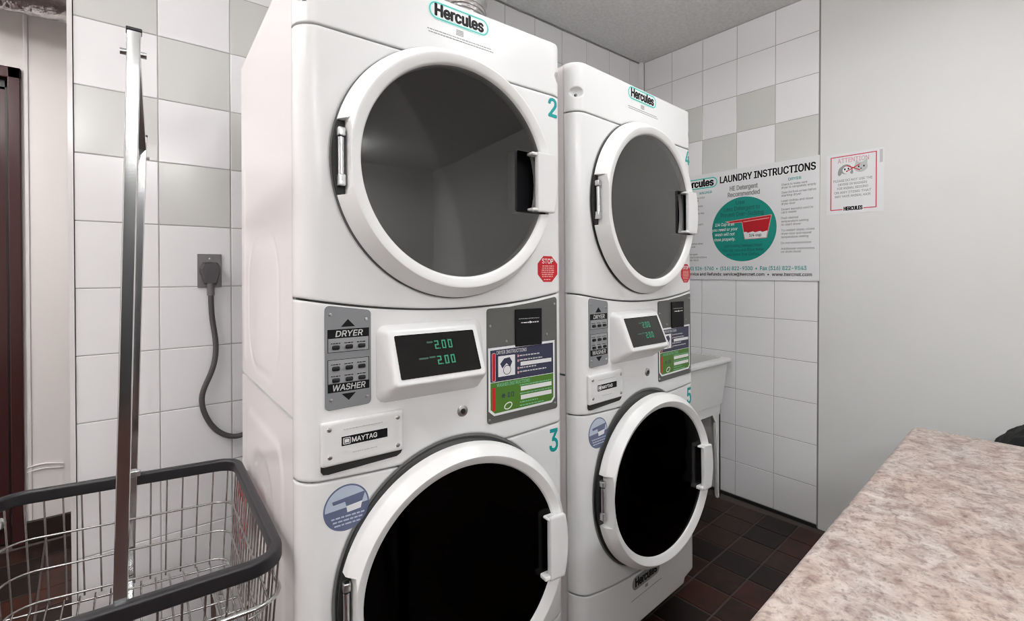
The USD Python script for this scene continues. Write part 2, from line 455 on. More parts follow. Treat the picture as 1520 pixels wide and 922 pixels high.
# far wall of the passage with a door in a glossy brown frame
DX1 = -0.359   # right edge of the frame
wall_far = thing('wall_far', 'cream painted wall at the end of the passage', 'wall', kind='structure')
obj('painted_wall', cat_([bx(DX1, 0.6, YF, YF + 0.1, 0, CEIL), bx(XL, DX1, YF, YF + 0.1, 2.155, CEIL), bx(XL, -1.40, YF, YF + 0.1, 0, 2.155)]), 'paint_cream', wall_far)
obj('corner_cover_strip', rbx(-0.351, -0.336, YF - 0.006, YF + 0.004, 0.1, CEIL, 0.003), 'paint_cream', wall_far)
obj('scuff_rail', cat_([tube([(-0.352 + 0.03 * k, YF - 0.005, 0.345 + 0.008 * math.sin(k)) for k in range(5)], 0.004, 6),
                        tube([(-0.352 + 0.03 * k, YF - 0.005, 0.325 + 0.006 * math.sin(k)) for k in range(5)], 0.003, 6)]), 'paint_cream', wall_far)
baseboard = obj('baseboard_far', rbx(DX1 + 0.002, 0.6, YF - 0.012, YF + 0.002, 0, 0.10, 0.004), 'base_tile', label='dark brown tile baseboard', cat='baseboard', kind='structure')
door = thing('door_1', 'dark brown door in a glossy brown metal frame', 'door', kind='structure')
fr = 0.042
obj('door_frame', cat_([rbx(DX1 - fr, DX1, YF - 0.02, YF + 0.08, 0, 2.155, 0.004), rbx(-1.40, -1.40 + fr, YF - 0.02, YF + 0.08, 0, 2.155, 0.004),
                        rbx(-1.40, DX1, YF - 0.02, YF + 0.08, 2.155 - 0.05, 2.155, 0.004)]), 'door_brown', door)
obj('door_stop', cat_([bx(DX1 - fr - 0.012, DX1 - fr, YF + 0.02, YF + 0.08, 0, 2.10), bx(-1.36, DX1 - fr, YF + 0.02, YF + 0.08, 2.07, 2.10)]), 'door_black', door)
obj('door_leaf', bx(-1.36, DX1 - fr - 0.013, YF + 0.032, YF + 0.075, 0.008, 2.062), 'door_brown', door)
obj('door_gap', bx(-1.36, DX1 - fr, YF + 0.078, YF + 0.1, 0, 2.10), 'dark', door)
tagged = thing('door_stop_bumper', 'pale rubber door bumper low on the brown door, at the left edge', 'door bumper', mat4((-0.452, YF + 0.032, 0.105)))
obj('base', apply(lathe([(1e-5, 0), (0.028, 0), (0.028, 0.008), (1e-5, 0.008)], 20), R_FRONT), 'plastic_sink', tagged)
obj('rubber_tip', apply(lathe([(1e-5, 0.007), (0.02, 0.007), (0.022, 0.03), (0.018, 0.038), (1e-5, 0.038)], 20), R_FRONT), 'plastic_sink', tagged, smooth=40)

# lamps: suspended fluorescent fixtures with a wrap-round diffuser
for n, (x, y, lx, ly, s, col) in enumerate(LAMPS):
    lab = 'suspended fluorescent fixture ' + ['above the gap before the first machine', 'above the left side of the room', 'in the passage', 'behind the camera on the left', 'running crosswise at the back of the room', 'above the end of the folding table'][n]
    t = thing('ceiling_light', lab, 'ceiling light', mat4((x, y, CEIL)))
    emit(f'diffuser_{n:03d}', col, s)
    obj('diffuser', rbx(-lx / 2, lx / 2, -ly / 2, ly / 2, -0.20, -0.12, 0.02), f'diffuser_{n:03d}', t, smooth=40)
    for sg in (-1, 1):
        obj('end_cap', bx(-lx / 2 - 0.004, lx / 2 + 0.004, min(sg * ly / 2, sg * (ly / 2 + 0.02)), max(sg * ly / 2, sg * (ly / 2 + 0.02)), -0.205, -0.115), 'fixture_white', t)
        obj('hanger_rod', bx(-0.006, 0.006, sg * ly * 0.35 - 0.006, sg * ly * 0.35 + 0.006, -0.12, 0), 'fixture_white', t)

# ------------------------------------------------------------------ stacked washer-dryers
W, DEP = 0.692, 0.686
HX, DZ, WZ = 0.343, 1.462, 0.573      # door centres
def seam_dry(x): return 1.152 + 0.033 * ((x - HX) / HX) ** 2
def seam_wash(x): return 0.8185 + 0.012 * ((x - HX) / HX) ** 2
def seam_toe(x): return 0.265 + 0.045 * ((x - HX) / HX) ** 2
XS = np.linspace(-0.01, W + 0.01, 41)

def plan():
    r = 0.042
    a = np.linspace(math.pi, 1.5 * math.pi, 9); b = np.linspace(1.5 * math.pi, 2 * math.pi, 9)
    pts = [(r + r * math.cos(t), r + r * math.sin(t)) for t in a] + [(W - r + r * math.cos(t), r + r * math.sin(t)) for t in b] + [(W, 0.050), (0, 0.050)]
    return Polygon(pts)
PLAN = plan()

def front_piece(region, cuts=()):
    """part of the wrap-round front: the plan profile cut to a region of (x, z)"""
    body = extr(PLAN, 2.0)
    cutter = apply(extr(region, 0.3), R_FRONT, (0, 0.2, 0))
    m = mf(body) ^ mf(cutter)
    for cmesh in cuts: m = m - mf(cmesh)
    return tm(m)

def hole(z, r, y=0.2):
    return apply(trimesh.creation.cylinder(radius=r, height=0.5, sections=96), R_FRONT, (HX, 0, z))

def region(top, bot):
    return Polygon([(x, top(x)) for x in XS] + [(x, bot(x)) for x in XS[::-1]])

G = 0.0022
dimple = [trimesh.creation.icosphere(3, 1.0) for _ in range(2)]
for d, x in zip(dimple, (0.008, W - 0.008)):
    d.apply_scale([0.026, 0.026, 0.016]); d.apply_translation([x, 0.004, 1.775])
toe_region = Polygon([(x, seam_toe(x) - G) for x in XS] + [(W + .01, 0.135), (W - 0.035, 0.128), (0.60, 0.118), (0.592, 0.100), (-0.01, 0.100)])
FRONT = {
    'toe_panel': front_piece(toe_region),
    'washer_front': front_piece(region(lambda x: seam_wash(x) - G, lambda x: seam_toe(x) + G), [hole(WZ, 0.285)]),
    'control_panel': front_piece(region(lambda x: seam_dry(x) - G, lambda x: seam_wash(x) + G), [hole(WZ, 0.285)]),
    'dryer_front': front_piece(region(lambda x: 1.718 - G, lambda x: seam_dry(x) + G), [hole(DZ, 0.2855)]),
    'top_trim': front_piece(region(lambda x: 1.862, lambda x: 1.718 + G), [hole(DZ, 0.2855)] + dimple),
}

def side_panel(z0, z1, shapes):
    """sheet-metal side with pressed ribs, in the machine's left side plane, thickness inward"""
    ny, nz = 74, int((z1 - z0) / 0.0085)
    y = np.linspace(0.0515, DEP, ny); z = np.linspace(z0, z1, nz)
    Yg, Zg = np.meshgrid(y, z, indexing='ij')
    H = np.zeros_like(Yg)
    for kind, (a, b, c_, d), r, w, depth in shapes:
        qx, qz = np.abs(Yg - (a + b) / 2) - (b - a) / 2 + r, np.abs(Zg - (c_ + d) / 2) - (d - c_) / 2 + r
        sd = np.hypot(np.maximum(qx, 0), np.maximum(qz, 0)) + np.minimum(np.maximum(qx, qz), 0) - r
        if kind == 'pad': H += depth * np.clip(0.5 - sd / w, 0, 1)
        else: H += depth * np.exp(-(sd / w) ** 2)
    V = np.stack([-H + 0.0015, Yg, Zg], -1).reshape(-1, 3); F = []
    for i in range(ny - 1):
        for j in range(nz - 1):
            p = i * nz + j
            F += [[p, p + 1, p + nz + 1], [p, p + nz + 1, p + nz]]
    return trimesh.Trimesh(V, F, process=False)

UPPER = side_panel(0.948, 1.861, [('groove', (0.18, 0.56, 0.99, 1.33), 0.12, 0.008, -0.0020), ('pad', (0.62, 0.66, 0.99, 1.55), 0.015, 0.012, 0.002)])
LOWER = side_panel(0.10, 0.940, [('pad', (0.14, 0.60, 0.20, 0.86), 0.07, 0.02, 0.003), ('pad', (0.24, 0.50, 0.28, 0.78), 0.10, 0.025, -0.003), ('groove', (0.30, 0.44, 0.34, 0.70), 0.06, 0.012, 0.002)])

def seven(ch, u, v, h):
    w, t = h * 0.52, h * 0.13
    segs = {'a': (0, h - t, w, h), 'g': (0, h / 2 - t / 2, w, h / 2 + t / 2), 'd': (0, 0, w, t), 'f': (0, h / 2, t, h), 'e': (0, 0, t, h / 2), 'b': (w - t, h / 2, w, h), 'c': (w - t, 0, w, h / 2)}
    on = {'0': 'abcdef', '2': 'abged'}[ch]
    return [bx(u + x0, u + x1, v + y0, v + y1, 0, 0.0003) for x0, y0, x1, y1 in (segs[k] for k in on)]

def heavy(s, h, w, u, v, n, d):
    """fat lettering: the same word laid over itself a hair to every side"""
    return cat_([text(s, h, w, True, 0.0003 + 0.00001 * k, 0, 'c', u + a * d, v + b * d, n) for k, (a, b) in enumerate(((0, 0), (1.3, 0), (-1.3, 0), (0, 0.8), (0, -0.8)))])

def hercules(parent, u, v, w, sheet_to, name='brand_label', ring='teal_ring', pale='teal_pale', ink='black_print'):
    """the green-edged brand label: capsule, ring and lettering"""
    h = w * 0.26
    p = obj(name, sheet_to(sheet(stadium(u, v, w, h), 0, 0.0006)), pale, parent, label='pale green capsule label reading Hercules')
    obj('ring', sheet_to(sheet(ring_poly(stadium(u, v, w * 0.97, h * 0.9), h * 0.07), 0.0006, 0.0003)), ring, p)
    obj('face', sheet_to(sheet(stadium(u, v, w * 0.90, h * 0.64), 0.0006, 0.0002)), 'paper', p)
    obj('lettering', sheet_to(heavy('Hercules', h * 0.60, w * 0.79, u, v - h * 0.26, 0.0008, h * 0.022)), ink, p)
    return p

def screw(u, v, r=0.0045, n=0.0):
    return lathe([(1e-5, n), (r, n), (r * 0.8, n + 0.0018), (1e-5, n + 0.0022)], 12)

def knob_at(m, u, v): m = m.copy(); m.apply_translation([u, v, 0]); return m

def door_parts(root, z, kind, ajar, pivot_x):
    """a round door: ring, glass, hinge, handle; turned a little open about its left edge"""
    R0 = 0.2835 if kind == 'dryer' else 0.277
    Rg = 0.2375 if kind == 'dryer' else 0.236
    T = 0.046 if kind == 'dryer' else 0.050
    n0 = 0.004 if kind == 'dryer' else 0.008
    if kind == 'dryer':
        prof = [(Rg - 0.004, n0), (R0 - 0.004, n0), (R0, n0 + 0.005), (R0 - 0.001, n0 + 0.012), (R0 - 0.019, n0 + T - 0.006), (R0 - 0.0225, n0 + T - 0.001), (R0 - 0.027, n0 + T), (Rg + 0.004, n0 + T - 0.004), (Rg, n0 + T - 0.008), (Rg - 0.004, n0 + T - 0.02)]
    else:
        prof = [(Rg - 0.004, n0), (R0 - 0.004, n0), (R0, n0 + 0.005), (R0 - 0.0005, n0 + 0.024), (R0 - 0.004, n0 + 0.030), (R0 - 0.018, n0 + T - 0.004), (R0 - 0.0215, n0 + T - 0.0005), (R0 - 0.025, n0 + T - 0.001), (Rg + 0.002, n0 + T - 0.010), (Rg, n0 + T - 0.012), (Rg - 0.004, n0 + T - 0.02)]
    ring = lathe(prof, 128)
    hz = 0.075
    cut = bx(-R0 - 0.05, -R0 + 0.0265, -hz, hz, -0.1, n0 + T - 0.0005)
    rm = mf(ring) - mf(cut)
    if kind == 'dryer':
        rm = rm - mf(bx(0.145, 0.245, -0.078, 0.076, n0 + 0.012, 0.2))
    rm = tm(rm)
    place = lambda m: apply(m, rotz(-ajar) @ R_FRONT, np.array([HX, 0, z]) + np.array([pivot_x - HX, 0, 0]) - rotz(-ajar) @ np.array([pivot_x - HX, 0, 0]))
    d = obj(kind + '_door', place(rm), 'door_white', root, smooth=35, label=('white round dryer door with smoked grey window' if kind == 'dryer' else 'white round washer door with black window, standing slightly ajar'))
    zg = n0 + T - (0.012 if kind == 'dryer' else 0.016)
    gl = dome_disc(Rg + 0.0005, 0.004, zg, 96, 10, zg - 0.004)
    if kind == 'dryer':
        gl = tm(mf(gl) - mf(bx(0.147, 0.30, -0.076, 0.074, -0.1, 0.2)))
    obj('window_glass', place(gl), 'smoked_glass' if kind == 'dryer' else 'black_glass', d, smooth=40)
    if kind == 'dryer':
        bowl = lathe([(Rg - 0.003, zg - 0.008), (Rg - 0.004, zg - 0.012), (0.206, -0.016), (0.196, -0.028), (0.192, -0.036), (1e-5, -0.037), (1e-5, -0.042), (0.198, -0.041), (Rg - 0.002, zg - 0.016)], 72)
        bowl = tm(mf(bowl) - mf(bx(0.145, 0.30, -0.078, 0.076, -0.1, 0.2)))
        obj('inner_bowl', place(bowl), 'drum_grey', d, smooth=40)
        pocket = tm(mf(rbx(0.1455, 0.2445, -0.0775, 0.0755, -0.012, n0 + T - 0.004, 0.006)) - mf(rbx(0.1475, 0.2425, -0.0755, 0.0735, -0.004, 0.08, 0.005)))
        obj('grip_pocket', place(pocket), 'button', d)
    else:
        obj('inner_bowl', place(lathe([(Rg - 0.003, zg - 0.006), (Rg - 0.003, zg - 0.014), (0.20, -0.02), (1e-5, -0.03), (1e-5, -0.035), (0.21, -0.03), (Rg - 0.001, zg - 0.02)], 64)), 'dark', d, smooth=40)
    # handle: a white curved grip plate on the right edge
    ux = R0 - 0.092 if kind == 'dryer' else R0 - 0.073
    r_out = R0 - 0.010
    grip = Point(0, 0).buffer(R0 - (0.014 if kind == 'dryer' else 0.018), quad_segs=40).intersection(sbox(ux + (0.012 if kind == 'dryer' else 0), -0.074 if kind == 'dryer' else -0.08, R0 + 0.03, 0.075 if kind == 'dryer' else 0.07))
    g = sheet(grip, n0 + T - 0.004, 0.013)
    plate = tm(mf(g))
    lips = cat_([rbx(ux - 0.004, ux + 0.04, 0.066 if kind == 'dryer' else 0.062, 0.074 if kind == 'dryer' else 0.069, n0 + T - 0.018, n0 + T + 0.006, 0.003), rbx(ux - (0.004 if kind == 'dryer' else 0.014), ux + 0.04, -0.073 if kind == 'dryer' else -0.079, -0.065 if kind == 'dryer' else -0.068, n0 + T - 0.018, n0 + T + 0.007, 0.003)])
    h = obj('handle', place(plate), 'enamel', d)
    obj('handle_lip', place(lips), 'door_white', h, smooth=40)
    # hinge in the cut-out at the left
    clip = lambda m, r_: tm(mf(m) ^ mf(apply(trimesh.creation.cylinder(radius=r_, height=0.3, sections=128), np.eye(3))))
    pk = obj('hinge_pocket', place(clip(bx(-R0 - 0.004, -R0 + 0.0255, -hz + 0.001, hz - 0.001, n0 - 0.002, n0 + 0.006), R0 - 0.0015)), 'dark', d)
    hg = cat_([apply(trimesh.creation.cylinder(radius=0.0062, height=0.088, sections=16), rotx(math.pi / 2), (-R0 + 0.0155, -0.006, n0 + 0.014))] +
              [rbx(-R0 + 0.0085, -R0 + 0.0235, a_, b_, n0 + 0.004, n0 + 0.021, 0.003) for a_, b_ in ((0.040, 0.058), (-0.058, -0.034))])
    obj('hinge', place(hg), 'steel', pk if False else d, smooth=40)

def washer_dryer(label, pose, numbers, ajar, top_brand):
    X, Y, Z, a, p, r = pose
    R = rotz(a) @ rotx(p) @ roty(r)
    root = thing('stacked_washer_dryer', label, 'washer dryer', mat4((X, Y, Z), R))
    F = lambda m, y=0.0: apply(m, R_FRONT, (0, y, 0))
    # cabinets
    obj('washer_cabinet', cat_([bx(0.004, W - 0.004, 0.047, DEP, 0.105, 0.94), bx(0.024, 0.08, 0.014, 0.05, 0.12, 1.12), bx(W - 0.08, W - 0.024, 0.014, 0.05, 0.12, 1.12)]), 'enamel_plain', root)
    obj('dryer_cabinet', bx(0.004, W - 0.004, 0.047, DEP, 0.945, 1.855), 'enamel_plain', root)
    for nm, me in (('washer_side_panel', LOWER), ('dryer_side_panel', UPPER)):
        obj(nm, me, 'side_enamel', root, smooth=True)
        mi = me.copy(); V = mi.vertices.copy(); V[:, 0] = W - V[:, 0]; mi.vertices = V; mi.invert()
        obj(nm, mi, 'side_enamel', root, smooth=True)
    obj('top_panel', bx(0.002, W - 0.002, 0.035, DEP, 1.855, 1.861), 'enamel_plain', root)
    obj('seam_backing', cat_([bx(0.024, W - 0.024, 0.012, 0.046, 0.13, 0.30), bx(0.024, 0.10, 0.012, 0.046, 0.3, 1.7), bx(W - 0.10, W - 0.024, 0.012, 0.046, 0.3, 1.7), bx(0.006, W - 0.006, 0.036, 0.0465, 0.13, 1.80),
                               bx(0.024, W - 0.024, 0.012, 0.046, 0.88, 1.168), bx(0.05, W - 0.05, 0.010, 0.046, 1.75, 1.80)]), 'gasket', root)
    for nm, me in FRONT.items():
        obj(nm, me, 'enamel', root, smooth=25)
    # recesses behind the doors
    obj('dryer_recess', F(lathe([(0.2854, -0.046), (0.2854, 0.000), (0.281, 0.000), (0.277, -0.006), (0.15, -0.012), (0.145, -0.046)], 96)), 'gasket', root, smooth=35)
    obj('washer_gasket', F(apply(lathe([(0.2848, -0.046), (0.2848, -0.0005), (0.279, -0.0005), (0.270, -0.010), (0.235, -0.012), (0.215, -0.008), (0.20, -0.03), (0.195, -0.046)], 96), np.eye(3), (HX, WZ, 0))), 'gasket', root, smooth=35)
    # (the dryer recess ring is centred on the dryer door)
    pr = stage.GetPrimAtPath(root + '/dryer_recess'); UsdGeom.Xformable(pr).AddTranslateOp().Set((HX, 0, DZ))
    door_parts(root, DZ, 'dryer', 0.0, HX)
    door_parts(root, WZ, 'washer', ajar, HX - 0.270)
    for x in (0.02, W - 0.02):   # screws in the lifting dimples
        pass
    obj('dimple_screw', apply(trimesh.creation.cylinder(radius=0.004, height=0.006, sections=10), R_FRONT, (0.017, 0.017, 1.767)), 'gasket', root)
    # levelling feet and dark plinth
    corner = [(0.06, 0.10), (W - 0.06, 0.10), (0.06, DEP - 0.06), (W - 0.06, DEP - 0.06)]
    for x, y in corner:
        zb = -(Z + (R @ np.array([x, y, 0]))[2]) + 0.0005
        obj('levelling_foot', apply(trimesh.creation.cylinder(radius=0.018, height=0.105 - zb, sections=16), np.eye(3), (x, y, (0.105 + zb) / 2)), 'dark', root)
    # ---- program plate
    pl = Polygon([(0.047, 0.964), (0.139, 0.966), (0.139, 1.158), (0.047, 1.171)]).buffer(-0.009).buffer(0.009, quad_segs=4)
    q = obj('program_plate', F(sheet(pl, 0, 0.0022)), 'panel_grey', root, label='grey button plate marked DRYER and WASHER')
    n = 0.0022
    blk = [sheet(sbox(0.052, 1.105, 0.135, 1.1225), n, 0.0004), sheet(sbox(0.052, 0.9985, 0.135, 1.0155), n, 0.0004),
           sheet(Polygon([(0.078, 1.127), (0.106, 1.127), (0.092, 1.142)]), n, 0.0004), sheet(Polygon([(0.079, 0.994), (0.107, 0.994), (0.093, 0.980)]), n, 0.0004),
           sheet(ring_poly(sbox(0.052, 1.077, 0.135, 1.106), 0.0009), n, 0.0004), sheet(ring_poly(sbox(0.052, 1.014, 0.135, 1.063), 0.0009), n, 0.0004)]
    obj('printing', F(cat_(blk)), 'black_print', q)
    obj('lettering', F(text('DRYER', 0.0115, 0.054, True, 0.0004, 0.18, 'l', 0.067, 1.108, n + 0.0004)), 'print_light', q)
    obj('lettering', F(text('WASHER', 0.0115, 0.066, True, 0.0004, 0.18, 'l', 0.060, 1.0015, n + 0.0004)), 'print_light', q)
    obj('field', F(sheet(sbox(0.054, 1.078, 0.133, 1.1045), n, 0.0002)), 'panel_light', q)
    obj('field', F(sheet(sbox(0.054, 1.0165, 0.133, 1.062), n, 0.0002)), 'panel_light', q)
    for zz in (1.087, 1.0455, 1.0225):
        for xx in (0.0675, 0.0935, 0.119):
            obj('button', F(rbx(xx - 0.0075, xx + 0.0075, zz - 0.0042, zz + 0.0042, n, n + 0.0055, 0.0025), 0), 'button', q, smooth=40)
    for zz in (1.087, 1.0455, 1.0225):
        obj('button_caption', F(cat_([dashes(xx - 0.009, xx + 0.009, zz + 0.007, 0.0016, int(xx * 1e4), n + 0.0002) for xx in (0.0675, 0.0935, 0.119)])), 'black_print', q)
    for xx, zz in ((0.0575, 1.152), (0.129, 1.140), (0.0585, 0.984), (0.130, 0.982)):
        obj('screw', F(knob_at(screw(0, 0, 0.0036, n), xx, zz)), 'steel', q, smooth=40)
    # ---- display pod
    PC = np.array([0.2717, -0.0500, 1.0611]); Rp = 0.3846
    def tilt(m):   # sheet (u, v, n) about the pod's middle, leaning its top back
        return apply(apply(m, rotx(-Rp)), rotz(0.0129) @ R_FRONT, PC)
    def tpts(poly, n_): return np.array([[u_, v_, n_] for u_, v_ in poly.exterior.coords]) @ (rotz(0.0129) @ R_FRONT @ rotx(-Rp)).T + PC
    def rr3(x0, x1, z0, z1, y, k=0.008):
        pts = [(x0 + k, z0 + k), (x1 - k, z0 + k), (x1 - k, z1 - k), (x0 + k, z1 - k)]
        return [np.array([px + k * math.cos(t), y, pz + k * math.sin(t)]) for px, pz in pts for t in np.linspace(0, 2 * math.pi, 12, endpoint=False)]
    base_pts = np.array(rr3(0.150, 0.412, 0.960, 1.126, 0.003, 0.02))
    topw = tpts(rrect(-0.107, -0.058, 0.107, 0.057, 0.008), 0.0)
    lipw = tpts(rrect(-0.111, -0.062, 0.111, 0.061, 0.010), -0.006)
    pod = trimesh.Trimesh(np.vstack([base_pts, topw, lipw])).convex_hull if False else trimesh.convex.convex_hull(np.vstack([base_pts, topw, lipw]))
    q = obj('display_pod', pod, 'enamel', root, smooth=30)
    sc = rrect(-0.0962, -0.046, 0.0962, 0.046, 0.003)
    s = obj('screen', tilt(sheet(sc, 0.0002, 0.0012)), 'black_gloss', q)
    dig = []
    for v0, u0 in ((0.010, 0.0), (-0.024, 0.0)):
        for k, ch in enumerate('200'):
            dig += seven(ch, u0 + k * 0.0155 + (0.002 if k else 0), v0, 0.0185)
        dig.append(bx(u0 + 0.0108, u0 + 0.0128, v0, v0 + 0.002, 0, 0.0003))
    dg = cat_(dig); dg.apply_translation([-0.008, 0, 0.0014])
    obj('digit', tilt(dg), 'led_green', s)
    cp = cat_([bx(-0.026, -0.012, 0.024, 0.0275, 0.0014, 0.0017), bx(-0.026, -0.012, -0.0085, -0.005, 0.0014, 0.0017), bx(-0.050, -0.029, -0.0095, -0.006, 0.0014, 0.0017)])
    obj('caption', tilt(cp), 'led_dim', s)
    # ---- lock and service plate
    q = obj('cylinder_lock', F(apply(lathe([(1e-5, 0), (0.0135, 0), (0.0135, 0.0025), (0.010, 0.004), (1e-5, 0.004)], 24), np.eye(3), (0.358, 0.912, 0))), 'steel', root, smooth=35)
    obj('keyhole', F(apply(lathe([(1e-5, 0.004), (0.0062, 0.004), (0.0062, 0.0052), (1e-5, 0.0052)], 16), np.eye(3), (0.358, 0.912, 0))), 'dark', q)
    pl = rrect(0.037, 0.857, 0.207, 0.9435, 0.007)
    q = obj('coin_door', F(rbx(0.037, 0.207, 0.857, 0.9435, -0.002, 0.010, 0.005, 10)), 'enamel', root, smooth=40, label='white coin door plate with the maker badge')
    obj('slot', F(sheet(Polygon([(0.0385, 0.872), (0.2065, 0.874), (0.207, 0.858), (0.203, 0.850), (0.194, 0.845), (0.052, 0.8405), (0.043, 0.842), (0.0385, 0.848)]), 0.0002, 0.003)), 'dark', q)
    obj('badge', F(sheet(sbox(0.076, 0.893, 0.170, 0.911), 0.010, 0.0006)), 'black_print', q, label='black badge reading MAYTAG')
    obj('badge_lettering', F(cat_([text('MAYTAG', 0.0092, 0.052, True, 0.0004, 0, 'l', 0.096, 0.8975, 0.0106)])), 'white_print', q)
    obj('badge_emblem', F(cat_([sheet(ring_poly(rrect(0.0785, 0.8955, 0.0935, 0.9085, 0.002), 0.0014), 0.0106, 0.0004),
                                sheet(sbox(0.0815, 0.8985, 0.0905, 0.9055), 0.0106, 0.0004)])), 'white_print', q)
    obj('small_print', F(dashes(0.080, 0.160, 0.924, 0.0018, 3, 0.010)), 'print_light', q, kind='stuff')
    obj('small_print', F(dashes(0.098, 0.148, 0.876, 0.0018, 4, 0.010)), 'print_light', q, kind='stuff')
    for xx, zz in ((0.0525, 0.929), (0.1935, 0.9285), (0.0535, 0.875), (0.1935, 0.870)):
        obj('screw', F(knob_at(screw(0, 0, 0.0048, 0.010), xx, zz)), 'steel', q, smooth=40)
    # ---- card plate, reader, instruction sheet
    pl = Polygon([(0.428, 0.866), (0.657, 0.869), (0.657, 1.1715), (0.585, 1.160), (0.50, 1.150), (0.428, 1.1475)]).buffer(-0.008).buffer(0.008, quad_segs=4)
    q = obj('card_plate', F(sheet(pl, 0, 0.0022)), 'panel_dark', root, label='dark grey metal plate holding the card reader')
    rd = obj('card_reader', F(rbx(0.513, 0.600, 1.048, 1.1425, n, n + 0.005, 0.0015)), 'black_print', q)
    obj('reader_print', F(cat_([dashes(0.530, 0.588, 1.1065, 0.0028, 8, n + 0.005), trimesh.creation.icosphere(1, 0.0035).apply_translation([0.5595, 1.108, n + 0.004])])), 'white_print', rd)
    obj('reader_caption', F(dashes(0.522, 0.59, 1.117, 0.0022, 9, n + 0.005)), 'print_grey', rd)
    for xx, zz in ((0.437, 1.105), (0.648, 1.152), (0.486, 1.064), (0.620, 1.072), (0.434, 0.876), (0.649, 0.884)):
        obj('screw', F(knob_at(screw(0, 0, 0.0036, n), xx, zz)), 'steel', q, smooth=40)
    sh = Polygon([(0.4305, 1.051), (0.6475, 1.054), (0.6475, 0.900), (0.636, 0.8875), (0.447, 0.884), (0.4305, 0.898)])
    q = obj('instruction_sheet', F(sheet(sh, n + 0.0003, 0.0008)), 'paper', root, label='blue and green instruction sheet for dryer and washer')
    n1 = n + 0.0011
    inn = sh.buffer(-0.006, join_style=2)
    blue, green = inn.intersection(sbox(0, 0.967, 1, 2)), inn.intersection(sbox(0, 0, 1, 0.9655))
    obj('dryer_field', F(sheet(blue, n1, 0.0002)), 'sign_blue', q)
    obj('washer_field', F(sheet(green, n1, 0.0002)), 'sign_green', q)
    n2 = n1 + 0.0002
    obj('heading', F(cat_([text('DRYER INSTRUCTIONS', 0.0085, 0.095, True, 0.0002, 0, 'l', 0.455, 1.034, n2)])), 'print_light', q)
    obj('heading', F(cat_([text('WASHER INSTRUCTIONS', 0.0085, 0.105, True, 0.0002, 0, 'l', 0.455, 0.954, n2)])), 'sign_green_light', q)
    obj('bar_outline', F(sheet(ring_poly(rrect(0.4405, 0.969, 0.452, 1.038, 0.003), 0.0008), n2, 0.0002)), 'paper', q)
    obj('red_bar', F(sheet(rrect(0.4413, 0.9698, 0.4512, 1.0372, 0.003), n2, 0.0001)), 'stop_red', q)
    obj('red_bar', F(sheet(rrect(0.4413, 0.8965, 0.4512, 0.9535, 0.003), n2, 0.0002)), 'stop_red', q)
    obj('picture', F(sheet(sbox(0.460, 0.978, 0.512, 1.029), n2, 0.0002)), 'paper', q)
    obj('picture_figure', F(cat_([sheet(Polygon([(0.466, 1.010), (0.478, 1.022), (0.495, 1.024), (0.503, 1.012), (0.497, 1.000), (0.485, 1.010), (0.472, 0.998)]), n2 + 0.0002, 0.0002),
                                   sheet(ring_poly(Point(0.487, 0.993).buffer(0.012), 0.0015), n2 + 0.0002, 0.0002)])), 'sign_blue', q)
    obj('line_number', F(cat_([sheet(sbox(0.520, z0, 0.5245, z0 + 0.006), n2, 0.0002) for z0 in (1.021, 1.009, 0.990, 0.979)])), 'rose', q)
    obj('step_text', F(cat_([dashes(0.527, 0.527 + w_, z0, 0.0033, int(z0 * 999), n2) for z0, w_ in ((1.0225, 0.066), (1.0115, 0.076), (0.9915, 0.058), (0.9815, 0.094))])), 'print_light', q)
    for z0, z1 in ((0.998, 1.008), (0.934, 0.945), (0.912, 0.923)):
        obj('step_box', F(sheet(sbox(0.530, z0, 0.635, z1), n2, 0.0002)), 'white_print', q)
    obj('step_text', F(cat_([dashes(0.527, 0.527 + w_, z0, 0.003, int(z0 * 999), n2) for z0, w_ in ((0.9475, 0.108), (0.926, 0.108), (0.904, 0.060), (0.8955, 0.080))])), 'sign_green_light', q)
    star = unary_union([affinity.rotate(sbox(0.469, 0.929, 0.482, 0.9315), a_, origin=(0.4755, 0.93)) for a_ in (0, 60, 120)])
    obj('emblem', F(cat_([sheet(unary_union([star, ring_poly(sbox(0.489, 0.924, 0.496, 0.936), 0.002), ring_poly(sbox(0.500, 0.924, 0.508, 0.936), 0.002)]), n2, 0.0002)])), 'sign_blue', q)
    obj('emblem', F(sheet(affinity.rotate(ring_poly(affinity.scale(Point(0.490, 0.903).buffer(0.012), 1.1, 0.72), 0.0028), 18), n2, 0.0002)), 'paper', q)
    # ---- stickers
    oc = affinity.rotate(Point(0.627, 1.246).buffer(0.0375, quad_segs=2), 22.5)
    q = obj('stop_sticker', F(sheet(oc, 0, 0.0006)), 'stop_red', root, label='red octagonal STOP sticker')
    obj('stop_lettering', F(text('STOP', 0.0125, 0.040, True, 0.0002, 0, 'c', 0.627, 1.261, 0.0006)), 'white_print', q)
    obj('small_print', F(cat_([dashes(0.605 + abs(k - 3) * 0.001, 0.649, 1.2525 - k * 0.0056, 0.003, 40 + k, 0.0006) for k in range(6)] + [dashes(0.613, 0.641, 1.216, 0.003, 51, 0.0006)])), 'stop_print', q)
    obj('number_sticker', F(text(numbers[0], 0.049, 0.031, True, 0.0006, 0, 'c', 0.649, 1.660, 0)), 'teal', root, label=f'teal number {numbers[0]}')
    obj('number_sticker', F(text(numbers[1], 0.058, 0.031, True, 0.0006, 0, 'c', 0.645, 0.755, 0)), 'teal', root, label=f'teal number {numbers[1]}')
    c0 = Point(0.0885, 0.766).buffer(0.0455, quad_segs=16)
    q = obj('round_sticker', F(sheet(c0, 0, 0.0006)), 'sticker_blue', root, label='round blue sticker with a measuring cup')
